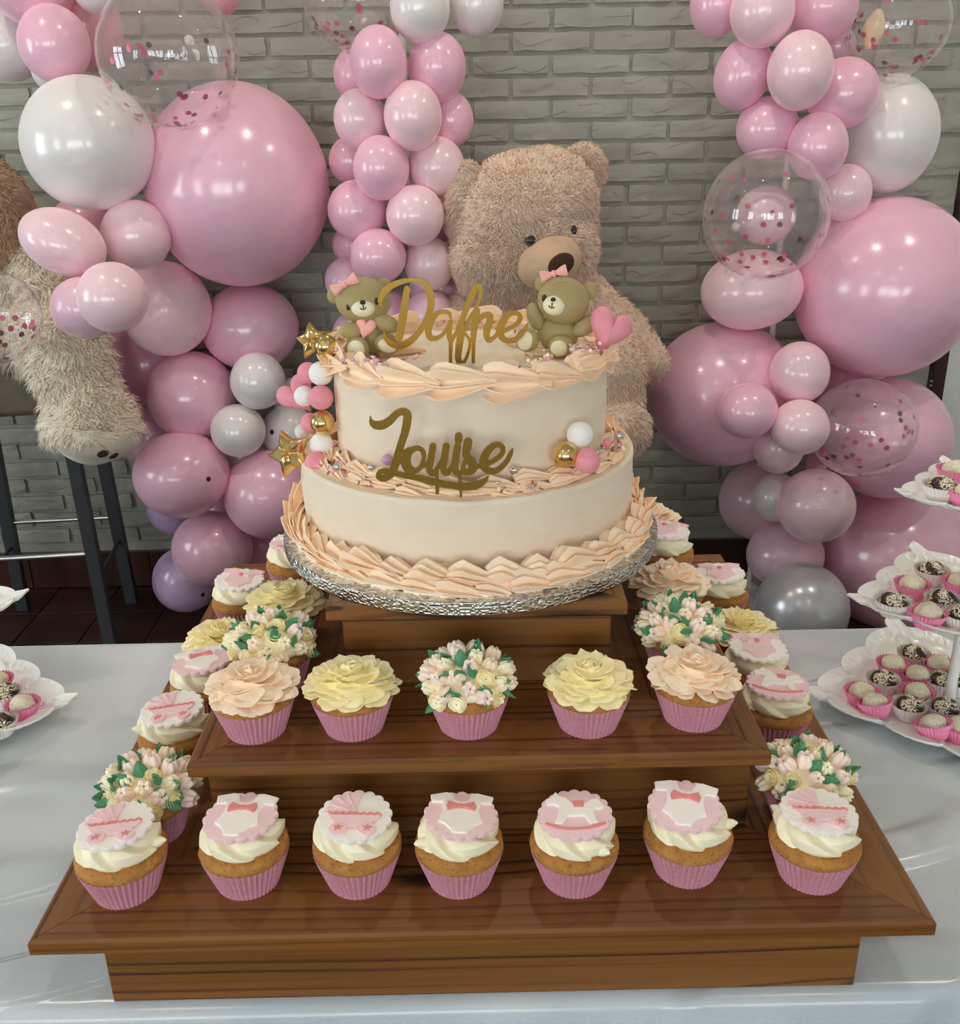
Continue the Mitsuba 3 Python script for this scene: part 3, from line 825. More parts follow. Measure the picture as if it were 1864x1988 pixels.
put('lower_tier', ply(rim(R1, ZT1 - ZB, 1), 'cake_cream', smooth=40), cake, tr(CX - 0.002, CY, ZB))
put('upper_tier', ply(rim(R2, ZT2 - ZT1, 2), 'cake_cream', smooth=40), cake, tr(CX + 0.003, CY, ZT1))


def shell(L, h, fan, seed, t=0.0013, sharp=0.75):
    """One pull of a closed-star nozzle: thin blades fanned about the x axis, wide at x = 0 and drawn out to a tail at x = L."""
    r = np.random.default_rng(seed)
    ms = []
    for f in fan:
        f = math.radians(f + r.normal(0, 4))
        s, v = np.meshgrid(np.linspace(0, 1, 9), np.linspace(0, 1, 5), indexing='ij')
        hh = h * r.uniform(0.88, 1.12)
        w = np.interp(s, [0, 0.06, 0.25, 0.6, 0.85, 1], [sharp * 0.8, sharp, 1.0, 0.66, 0.32, 0.10])
        rho = 0.0006 + hh * w * v
        ang = f + 0.38 * v**2 * (1 - 0.4 * s) + 0.10 * np.sin(5 * s + seed) * v
        x = L * s - 0.10 * h * v * (1 - s) + r.normal(0, 0.0002, s.shape)
        ms.append(sheet(np.stack([x, rho * np.cos(ang), rho * np.sin(ang)], -1), t * (1 - 0.45 * v)))
    core = lathe([(0.0004, 0), (h * 0.42, L * 0.06), (h * 0.45, L * 0.3), (h * 0.26, L * 0.7), (0.0005, L * 0.98)], 14)
    core.apply_transform(trimesh.transformations.rotation_matrix(PI / 2, [0, 1, 0]))
    return trimesh.util.concatenate(ms + [core])


def ringshells(n, rad, z, cx, cy, variants, wob, off=0.0, skip=(), yaw=0):
    rs = np.random.default_rng(n)
    for k in range(n):
        a = -PI / 2 + off + 2 * PI * k / n
        if k in skip: continue
        rr = rad + rs.normal(0, wob)
        o = (cx + rr * math.cos(a), cy + rr * math.sin(a), z + rs.normal(0, wob * 0.5))
        # x along increasing angle (the head looks the other way), y outward
        M = tr(*o) @ rot('z', math.degrees(a) + 90 + yaw) @ scl(1, -1, 1) @ rot('y', rs.normal(0, 5)) @ rot('x', rs.normal(0, 6))
        s = rs.uniform(0.92, 1.1)
        put('piped_shell', variants[rs.integers(len(variants))], cake, M @ scl(s, s, s))


BOT = [ply(shell(0.047, 0.0235, (110, 76, 46, 22, 138), k, 0.0018), 'pipe_cream', smooth=35) for k in range(4)]
MID = [ply(shell(0.040, 0.0125, (125, 85, 40, 8), 10 + k, 0.0016), 'pipe_cream', smooth=35) for k in range(4)]
TOP = [ply(shell(0.056, 0.0185, (128, 72, 24, -20, -58), 20 + k, 0.0022, 0.95), 'pipe_cream', smooth=35) for k in range(4)]
ringshells(33, 0.1800, ZB + 0.0028, CX, CY - 0.0130, BOT, 0.0008, 0.09)
ringshells(34, 0.1790, ZB + 0.0012, CBX, CBY + 0.0025, [ply(shell(0.044, 0.0150, (88, 46, 8), 60 + k, 0.0017, 0.85), 'pipe_cream', smooth=35) for k in range(4)], 0.0008, 0.02, range(9, 26))
ringshells(27, 0.1500, ZT1 + 0.0045, CX + 0.001, CY, MID, 0.0022, 0.05)
ringshells(34, 0.1590, ZT1 + 0.0018, CX + 0.001, CY, [ply(shell(0.030, 0.0085, (100, 55, 15), 40 + k, 0.0014), 'pipe_cream', smooth=35) for k in range(3)], 0.0022, 0.12)
ringshells(18, 0.1345, ZT2 + 0.0015, CX + 0.003, CY, TOP, 0.0018, 0.10)
st = ply(star_flower(9, 6), 'pipe_cream', smooth=40)
fs = atz(885, 1128, ZB)
put('piped_star', ply(trimesh.util.concatenate([petal(0.0045, 0.020, 0.05, 0.3, k).apply_transform(np.array((rot('z', 60 * k) @ rot('x', -62)).matrix, float)) for k in range(6)]), 'pipe_cream', smooth=40), cake,
    frame(np.array([fs[0], fs[1], ZB]) + [0, 0.004, 0.004], (1, 0, 0), (0, -0.75, 0.66)))
# long pulled strokes on the top, where the bears sit
for k, (px, py, yaw) in enumerate(((770, 690, 8), (800, 683, 170), (1030, 672, 20), (1060, 690, 0))):
    q = atz(px, py, ZT2)
    put('piped_shell', TOP[k], cake, tr(q[0] - 0.02, q[1], ZT2 + 0.003) @ rot('z', yaw) @ scl(0.9, 0.8, 0.55))


def sprinkle_field(pts, seed):
    """Tiny pearls and rods scattered about given spots, one mesh per colour."""
    r = np.random.default_rng(seed)
    by = {}
    for (x, y, z, n, sp) in pts:
        for _ in range(n):
            o = np.array([x, y, z]) + r.normal(0, 1, 3) * [sp, sp, 0.0016]
            c = r.choice(['pearl_pink', 'pearl_white', 'pearl_pink', 'pearl_silver', 'copper_rod'])
            if c == 'copper_rod':
                m = trimesh.creation.capsule(0.003, 0.0011, count=[6, 6]); m.apply_transform(trimesh.transformations.random_rotation_matrix(r.random(3)))
            else:
                m = trimesh.creation.icosphere(2, r.uniform(0.0012, 0.0022))
            m.apply_translation(o); by.setdefault(c, []).append(m)
    return by


def ledge(px, py, z): q = atz(px, py, z); return [q[0], q[1], z + 0.006]


sp = []
for px, py, n, s in ((665, 905, 7, 0.005), (700, 915, 6, 0.006), (735, 918, 7, 0.006), (640, 918, 7, 0.005), (690, 945, 3, 0.006), (1000, 918, 7, 0.006), (1040, 912, 9, 0.006), (1060, 930, 5, 0.005), (1035, 955, 4, 0.004), (985, 960, 3, 0.005), (1185, 868, 10, 0.006), (1205, 880, 8, 0.005), (1160, 885, 6, 0.006), (770, 905, 4, 0.006), (950, 930, 4, 0.006)):
    sp.append(ledge(px, py, ZT1 + 0.004) + [int(n * 1.6), s])
for px, py, n, s in ((715, 712, 12, 0.007), (745, 716, 8, 0.006), (790, 706, 3, 0.005), (655, 690, 6, 0.006), (660, 668, 6, 0.006), (1052, 704, 7, 0.007), (1118, 688, 10, 0.007), (1140, 690, 8, 0.007), (1040, 712, 3, 0.006), (1165, 690, 4, 0.005), (1010, 720, 3, 0.006), (860, 640, 5, 0.006), (950, 640, 8, 0.007), (985, 650, 4, 0.006)):
    sp.append(ledge(px, py, ZT2 + 0.011) + [int(n * 1.5), s])
for c, m in sprinkle_field(sp, 4).items():
    put('sprinkles', ply(trimesh.util.concatenate(m), c, smooth=True), cake, kind='stuff', label={'pearl_pink': 'tiny pink sugar pearls', 'pearl_white': 'tiny white sugar pearls', 'pearl_silver': 'tiny silver sugar pearls', 'copper_rod': 'tiny copper sugar rods'}[c])

# ---------------------------------------------------------------- balls, stars and hearts fixed to the cake
SPH = ball(4)
PX = 0.000524                               # metres per pixel of the photograph at the cake's depth
BALLP = {c: ply(SPH, c, smooth=True) for c in ('gold', 'sugar_pink', 'sugar_white', 'pearl_silver', 'pearl_lilac')}


def deco(px, py, y, rp, m, label, cat='ball', group=None, name=None):
    q = at(px, py, y); r = rp * PX
    return single(name or {'gold': 'gold_ball', 'sugar_pink': 'pink_ball', 'sugar_white': 'white_ball', 'pearl_silver': 'silver_pearl', 'pearl_lilac': 'lilac_pearl'}[m], BALLP[m], label, cat, tr(q) @ scl(r), group=group)


deco(633, 672, 0.372, 22, 'gold', 'shiny gold ball overlapping the upper gold star')
deco(598, 724, 0.402, 21, 'sugar_pink', 'uppermost pink ball, half behind the topmost white ball')
deco(623, 725, 0.380, 23, 'sugar_white', 'topmost white ball on the left side of the upper tier')
deco(591, 769, 0.392, 20, 'sugar_white', 'white ball in front of the pink heart at the cake side')
deco(623, 772, 0.372, 23.5, 'sugar_pink', 'pink ball right of the white ball before the pink heart')
deco(603, 821, 0.396, 20, 'sugar_pink', 'pink ball half hidden behind the gold ball at mid height')
deco(626, 820, 0.370, 23, 'gold', 'gold ball at mid height of the ball column on the cake')
deco(589, 838, 0.420, 17, 'sugar_white', 'white ball mostly hidden above the lower gold star')
deco(624, 862, 0.372, 22.5, 'sugar_white', 'lowest white ball of the column on the cake side')
deco(614, 900, 0.352, 22, 'sugar_pink', 'lowest pink ball resting on the lower tier beside the star')
deco(1126, 844, 0.296, 23.5, 'sugar_white', 'white ball topping the ball trio at right on the lower tier')
deco(1098, 883, 0.285, 23.5, 'gold', 'gold ball of the ball trio at right on the lower tier')
deco(1141, 895, 0.280, 22.5, 'sugar_pink', 'pink ball of the ball trio at right on the lower tier')
deco(752.8, 892.6, 0.284, 11, 'pearl_lilac', 'lilac sugar pearl beside the tall letter of the lower name', 'pearl')
for px, py, y, r, w in ((722, 907, 0.285, 8, 'left of the lilac one'), (655, 906, 0.305, 8, 'near the lowest pink ball'), (999, 912, 0.275, 9, 'right of the lower name'), (1202, 846, 0.36, 10, 'at the right rim of the lower tier'), (1160, 878, 0.31, 6.5, 'above the pink ball of the trio')):
    deco(px, py, y, r, 'pearl_silver', f'silver sugar pearl on the lower tier, {w}', 'pearl')
deco(1179, 859, 0.34, 9, 'sugar_pink', 'small pink sugar pearl at the right end of the lower tier', 'pearl', name='pink_pearl')
deco(1113, 678, 0.335, 7.5, 'pearl_silver', 'silver sugar pearl at the right fondant bear foot', 'pearl')
deco(1028, 710, 0.30, 4.5, 'pearl_silver', 'silver sugar pearl on the piping right of the upper name', 'pearl')


def puffy_star(R):
    """A five-pointed star with swelling faces and ridges along its points."""
    n, k = 5, 24
    th = np.arange(n * k) * 2 * PI / (n * k)
    t = (th * n / (2 * PI)) % 1
    d = np.abs(t * 2 - 1)                                   # 1 at a point, 0 in a notch
    Rb = R * (0.60 + 0.40 * d**2.0)
    ms = []
    s = np.linspace(0, 1, 12)
    S, TH = np.meshgrid(s, th, indexing='ij'); D = np.broadcast_to(d, S.shape)
    rad = np.broadcast_to(Rb, S.shape) * S
    z = R * 0.42 * np.sqrt(np.clip(1 - S**2.2, 0, 1)) * (0.80 + 0.20 * D)
    A = np.stack([rad * np.sin(TH), rad * np.cos(TH), z], -1); B = A.copy(); B[..., 2] *= -1
    m = trimesh.util.concatenate([grid(A.transpose(1, 0, 2), cu=True), grid(B.transpose(1, 0, 2), cu=True)])
    m.merge_vertices(); m.fix_normals()
    return m


def stick(a, b, r): return tube([a, b], r, 8)


STARM = ply(puffy_star(1.0), 'gold', smooth=35)
for px, py, y, R, ang, lab in ((607, 662, 0.392, 37, 8, 'puffy gold star at the upper left edge of the cake'), (564, 880, 0.372, 49, 22, 'larger puffy gold star at the lower left of the cake')):
    q = at(px, py, y)
    k = thing('gold_star', lab, 'star')
    M = frame(q, (math.cos(math.radians(ang)), 0, math.sin(math.radians(ang))), (-0.25, -0.9, 0.25)) @ scl(R * PX)
    put('star', STARM, k, M)
    put('wire', ply(tube([[0, 0, 0], [0.3, 0.1, -0.6], [1.1, 0.3, -1.0]], 0.035, 8), 'gold'), k, M @ rot('z', 10))


def heart_mesh(w, h, t, point=1.0):
    th = np.linspace(0, 2 * PI, 96, endpoint=False)
    x = 16 * np.sin(th)**3 / 16; y = (13 * np.cos(th) - 5 * np.cos(2 * th) - 2 * np.cos(3 * th) - np.cos(4 * th)) / 16
    y = y + 0.15
    s = np.linspace(0.02, 1, 14)
    S, X = np.meshgrid(s, x, indexing='ij'); _, Y = np.meshgrid(s, y, indexing='ij')
    Zt = t * np.sqrt(np.clip(1 - S**2.4, 0, 1))
    A = np.stack([X * S * w, Y * S * h, Zt], -1); B = A.copy(); B[..., 2] *= -1
    return trimesh.util.concatenate([grid(A.transpose(1, 0, 2), cu=True), grid(B.transpose(1, 0, 2)[::-1], cu=True)])


def heart(px, py, y, w, h, ang, m, label, t=0.45, nrm=(-0.1, -1, 0.2)):
    q = at(px, py, y)
    hm = heart_mesh(w * PX, h * PX, t * w * PX); hm.fix_normals()
    return single('sugar_heart', ply(hm, m, smooth=35), label, 'heart', frame(q, (math.cos(math.radians(ang)), 0, math.sin(math.radians(ang))), nrm))


heart(580, 770, 0.424, 40, 42, 38, 'sugar_pink', 'pink sugar heart behind the balls on the left side of the cake')
heart(1180, 645, 0.365, 41, 46, -24, 'sugar_pink', 'large pink sugar heart on the rim beside the right fondant bear', 0.55, (0.1, -1, 0.15))

# ---------------------------------------------------------------- the two names, cut from gold acrylic
DAF = [
    [(132, 416, 10), (100, 345, 52), (165, 228, 72), (300, 155, 58), (450, 126, 40), (560, 150, 55), (628, 255, 76), (640, 400, 78), (600, 540, 72), (525, 670, 62), (430, 772, 70), (320, 825, 74), (220, 802, 66), (158, 742, 44), (136, 668, 8)],
    [(385, 222, 66), (360, 400, 84), (325, 620, 88), (300, 738, 90)],
    [(852, 535, 22), (835, 488, 36), (785, 468, 38), (705, 485, 50), (640, 570, 70), (612, 670, 70), (632, 740, 60), (690, 752, 46), (760, 715, 36), (812, 640, 36), (850, 580, 50)],
    [(848, 580, 56), (832, 690, 62), (852, 768, 50), (905, 700, 38), (962, 600, 44)],
    [(930, 665, 56), (985, 520, 62), (1050, 350, 62), (1108, 225, 64), (1152, 192, 52), (1170, 235, 40), (1158, 330, 34), (1118, 430, 34), (1062, 520, 34), (1000, 645, 46)],
    [(962, 690, 84), (938, 850, 76), (930, 960, 68), (962, 1026, 48), (1008, 975, 34), (1046, 870, 34), (1052, 780, 30), (1020, 720, 26), (985, 685, 26)],
    [(985, 668, 26), (1090, 640, 30)],
    [(1130, 455, 68), (1104, 600, 76), (1090, 770, 56)],
    [(1110, 620, 40), (1180, 520, 52), (1258, 505, 66), (1268, 565, 76), (1232, 680, 72), (1252, 768, 54), (1320, 735, 40), (1368, 665, 40)],
    [(1368, 690, 50), (1470, 650, 40), (1560, 590, 46), (1592, 525, 50), (1552, 482, 46), (1470, 492, 60), (1402, 580, 76), (1372, 680, 76), (1422, 764, 60), (1520, 772, 50), (1610, 700, 46), (1672, 595, 22)],
    [(850, 770, 44), (848, 1030, 34)], [(1094, 760, 44), (1090, 1030, 34)]]
LOU = [
    [(214, 152, 8), (225, 212, 44), (268, 246, 80), (340, 246, 92), (420, 202, 86), (490, 130, 76), (556, 102, 74), (606, 132, 86), (606, 212, 92), (582, 330, 86), (548, 430, 82), (510, 560, 86), (474, 680, 90), (430, 768, 84), (352, 812, 72), (302, 788, 58), (320, 745, 50), (390, 732, 54), (480, 760, 50), (600, 786, 56), (750, 815, 60), (900, 855, 66), (1050, 885, 60), (1200, 905, 70), (1330, 893, 74), (1420, 850, 52), (1472, 795, 8)],
    [(545, 600, 60), (590, 700, 60), (640, 758, 46)], [(555, 560, 50), (620, 515, 64)],
    [(720, 487, 46), (772, 522, 50), (784, 600, 46), (752, 690, 50), (684, 732, 60), (622, 690, 72), (604, 600, 80), (642, 520, 70), (720, 487, 46)],
    [(752, 690, 44), (812, 668, 40), (850, 600, 40)],
    [(880, 474, 74), (860, 600, 76), (842, 715, 70), (882, 766, 54), (930, 700, 46), (988, 600, 40)],
    [(1022, 474, 78), (1002, 600, 76), (992, 715, 70), (1032, 760, 54), (1080, 690, 46)],
    [(1142, 470, 74), (1122, 600, 80), (1112, 715, 76), (1152, 765, 54)], [(1155, 368, 88), (1155, 402, 84)],
    [(1254, 425, 94), (1245, 485, 92), (1232, 560, 76), (1290, 640, 96), (1308, 705, 90), (1262, 745, 66), (1202, 736, 58), (1212, 660, 44), (1250, 590, 40)],
    [(1330, 700, 40), (1400, 672, 50), (1500, 640, 50), (1600, 570, 50), (1626, 500, 56), (1580, 452, 56), (1500, 482, 70), (1432, 580, 86), (1420, 680, 86), (1482, 733, 66), (1570, 724, 56), (1660, 640, 50), (1702, 560, 48), (1726, 508, 26)],
    [(920, 740, 40), (928, 960, 40)], [(1165, 760, 46), (1180, 1005, 22)]]


def script(strokes, ox, oy, sc, y, key, label, lean=0.0):
    fl = []
    for s in strokes:
        q = spline(s, 9)
        c = [Point(a, b).buffer(max(w, 4) / 2, 8) for a, b, w in q]
        fl += [MultiPoint(list(c[i].exterior.coords) + list(c[i + 1].exterior.coords)).convex_hull for i in range(len(c) - 1)]
    g = unary_union(fl).simplify(1.2)

    def lay(pts):
        w = [at(ox + a / sc, oy + b / sc, y) for a, b in pts]
        return [(v[0], v[2]) for v in w]
    gs = [Polygon(lay(h.exterior.coords), [lay(i.coords) for i in h.interiors]) for h in getattr(g, 'geoms', [g])]
    m = extrude(unary_union([h.buffer(0) for h in gs]), 0.003)
    m.apply_transform(np.array([[1, 0, 0, 0], [0, 0, -1, y + 0.0015], [0, 1, 0, 0], [0, 0, 0, 1.0]]))
    m.fix_normals()
    return single(key, ply(m, 'gold_acrylic'), label, 'cake topper')


script(DAF, 720, 520, 5.482, 0.363, 'name_topper', 'gold acrylic script name standing on top of the cake between the fondant bears')
script(LOU, 680, 780, 5.482, 0.2490, 'name_topper', 'gold acrylic script name stuck into the lower tier, before the upper tier')

# ---------------------------------------------------------------- fondant bears
mat('fondant_olive', proc(lambda p, n, uv: mix(s2l((172, 156, 108)), s2l((162, 146, 98)), noise(p.x * 800, p.y * 800, p.z * 800))), 0.6, 0.3)
mat('fondant_cream', s2l((236, 230, 196)), 0.6, 0.3)
mat('fondant_black', s2l((36, 22, 18)), 0.35, 0.5)


def fbear(label, y, S):
    """S: pixel positions and sizes of the parts; dy < 0 is nearer the camera."""
    t = thing('fondant_bear', label, 'cake figure')

    def e(name, px, py, rx, rz, dy, ry=None, ang=0, m='fondant_olive', parent=None, n=3):
        q = at(px, py, y + dy * PX)
        return put(name, ply(ball(n), m, smooth=True), parent or t, tr(q) @ rot('y', ang) @ scl(rx * PX, (ry or rx) * PX, rz * PX))
    e('body', *S['body'])
    hd = e('head', *S['head'])
    for a in S['ears']: e('ear', *a)
    mz = e('muzzle', *S['muzzle'], m='fondant_cream', parent=hd)
    for a in S['eyes']: e('eye', *a, m='fondant_black', parent=hd)
    e('nose', *S['nose'], m='fondant_black', parent=hd)
    pts = [at(a, b, y + c * PX) for a, b, c in S['mouth']]
    put('mouth', ply(tube(spline(pts, 4), 0.00045, 6), 'fondant_black'), hd)
    for a in S['arms']: e('arm', *a)
    for a in S['legs']:
        l = e('leg', *a[0]); e('foot_pad', *a[1], m='fondant_cream', parent=l)
    bx, by, bs, ba, bd = S['bow']
    q = at(bx, by, y + bd * PX)
    M = frame(q, (math.cos(math.radians(ba)), 0, math.sin(math.radians(ba))), (0, -1, 0.1)) @ scl(bs * PX)
    b = put('bow', ply(ball(2), 'sugar_coral', smooth=True), t, M @ scl(0.22, 0.28, 0.25))
    for s in (-1, 1):
        lp = lathe([(0.0003, 0), (0.16, 0.02), (0.34, 0.45), (0.46, 0.85), (0.44, 0.98), (0.30, 0.93), (0.0003, 0.86)], 24)
        put('bow_loop', ply(lp, 'sugar_coral', smooth=40), b, M @ tr(s * 0.1, 0, 0) @ rot('y', 90 * s) @ scl(0.55, 1, 1))
    return t


fbear('olive fondant bear at left on the cake, hugging a pink heart', 0.398, dict(
    body=(718, 645, 38, 42, 0, 30), head=(705, 583, 52, 43, -14, 42, 6), ears=[(648, 574, 12.5, 15, -6, 7), (745, 556, 16, 15, -2, 8)],
    muzzle=(705, 597, 23, 17, -46, 16), eyes=[(677, 596, 4.4, 6.6, -49, 3), (731, 585, 4.0, 6.4, -49, 3)], nose=(704, 587, 5.2, 4.2, -62, 3.5),
    mouth=[(699, 598, -62), (702, 600.5, -63), (705.3, 600, -63), (705, 592, -63), (705.3, 600, -63), (708.5, 600, -63), (710.5, 596.5, -62)],
    arms=[(681, 642, 21, 16, -40, 15, 4), (749, 627, 27, 16, -30, 15, 24)],
    legs=[((694, 678, 23, 25, -44, 17), (691, 680, 16.5, 19, -56, 7)), ((752, 668, 24, 20, -38, 17, 15), (752, 671, 18, 13, -50, 8, 15))], bow=(669, 552, 24, 28, -40)))
heart(709, 639, 0.398 - 42 * PX, 19, 23, -14, 'sugar_coral', 'small coral pink heart held by the left fondant bear', 0.4)
fbear('olive fondant bear at right on the cake with raised arms', 0.398, dict(
    body=(1083, 648, 40, 40, 0, 30), head=(1094, 584, 49, 44, -14, 42, 12), ears=[(1146, 565, 13.5, 17, -4, 8, 10), (1052, 552, 13, 15, 0, 8, -10)],
    muzzle=(1076, 593, 21, 18, -48, 15, 10), eyes=[(1056.5, 579, 4.2, 6.4, -46, 3), (1105, 592, 4.8, 7, -51, 3)], nose=(1074, 581.5, 4.8, 3.8, -62, 3.5),
    mouth=[(1065.5, 593, -62), (1068, 597, -63), (1071.5, 597, -63), (1072, 587, -63), (1071.5, 597, -63), (1075, 597.5, -63), (1077.5, 596, -62)],
    arms=[(1039, 615, 15, 27, -10, 14, -18), (1138, 632, 30, 17, -20, 15, -34)],
    legs=[((1024, 660, 22, 23, -40, 17), (1020, 662, 15, 18, -52, 7, 8)), ((1089, 672, 24, 21, -44, 17), (1085, 676, 16, 15, -57, 7))], bow=(1075, 531, 23, 14, -30)))


# ---------------------------------------------------------------- balloons
def pearl(a, b): return proc(lambda p, n, uv: mix(s2l(a), s2l(b), 0.5 + 0.5 * n.z))


for nm, col in (('pink', (236, 184, 206)), ('pale', (241, 205, 215)), ('rose', (236, 174, 186)), ('deep', (226, 158, 186)), ('lilac', (231, 190, 208)), ('lavender', (204, 178, 216)), ('mauve', (216, 182, 194)), ('white', (230, 225, 225))):
    mat('balloon_' + nm, s2l(col), 0.20, 0.55, clearcoat=1.0, clearcoat_gloss=0.97, sheen=0.1)
mat('balloon_silver', s2l((192, 192, 198)), 0.24, 0.5, metallic=0.35, clearcoat=1.0, clearcoat_gloss=0.9)
scene['balloon_clear'] = {'type': 'blendbsdf', 'weight': 0.07, 'a': {'type': 'thindielectric', 'int_ior': 1.5, 'specular_transmittance': {'type': 'rgb', 'value': [0.985, 0.975, 0.975]}}, 'b': {'type': 'twosided', 'bsdf': {'type': 'diffuse', 'reflectance': {'type': 'rgb', 'value': s2l((236, 224, 226))}}}}
mat('confetti_pink', s2l((204, 78, 118)), 0.35, 0.5, metallic=0.2)
mat('confetti_plum', s2l((84, 26, 54)), 0.35, 0.5, metallic=0.2)
UB = lathe(spline([(0.0004, 1.0), (0.28, 0.965), (0.60, 0.805), (0.87, 0.50), (0.995, 0.10), (0.985, -0.22), (0.86, -0.56), (0.62, -0.83), (0.34, -0.985), (0.12, -1.04), (0.05, -1.07), (0.035, -1.10), (0.075, -1.14), (0.06, -1.15), (0.0004, -1.14)][::-1], 4), 72)
UBP = {c: ply(UB, 'balloon_' + c, smooth=True) for c in ('pink', 'pale', 'rose', 'deep', 'lilac', 'lavender', 'mauve', 'white', 'silver', 'clear')}
KNOT = ply(lathe([(0.0004, -1.15), (0.07, -1.17), (0.085, -1.135), (0.05, -1.11), (0.055, -1.08), (0.0004, -1.07)], 20), 'balloon_white', smooth=True)
CONF = ply(trimesh.creation.cylinder(0.0068, 0.0004, sections=14), 'confetti_pink')
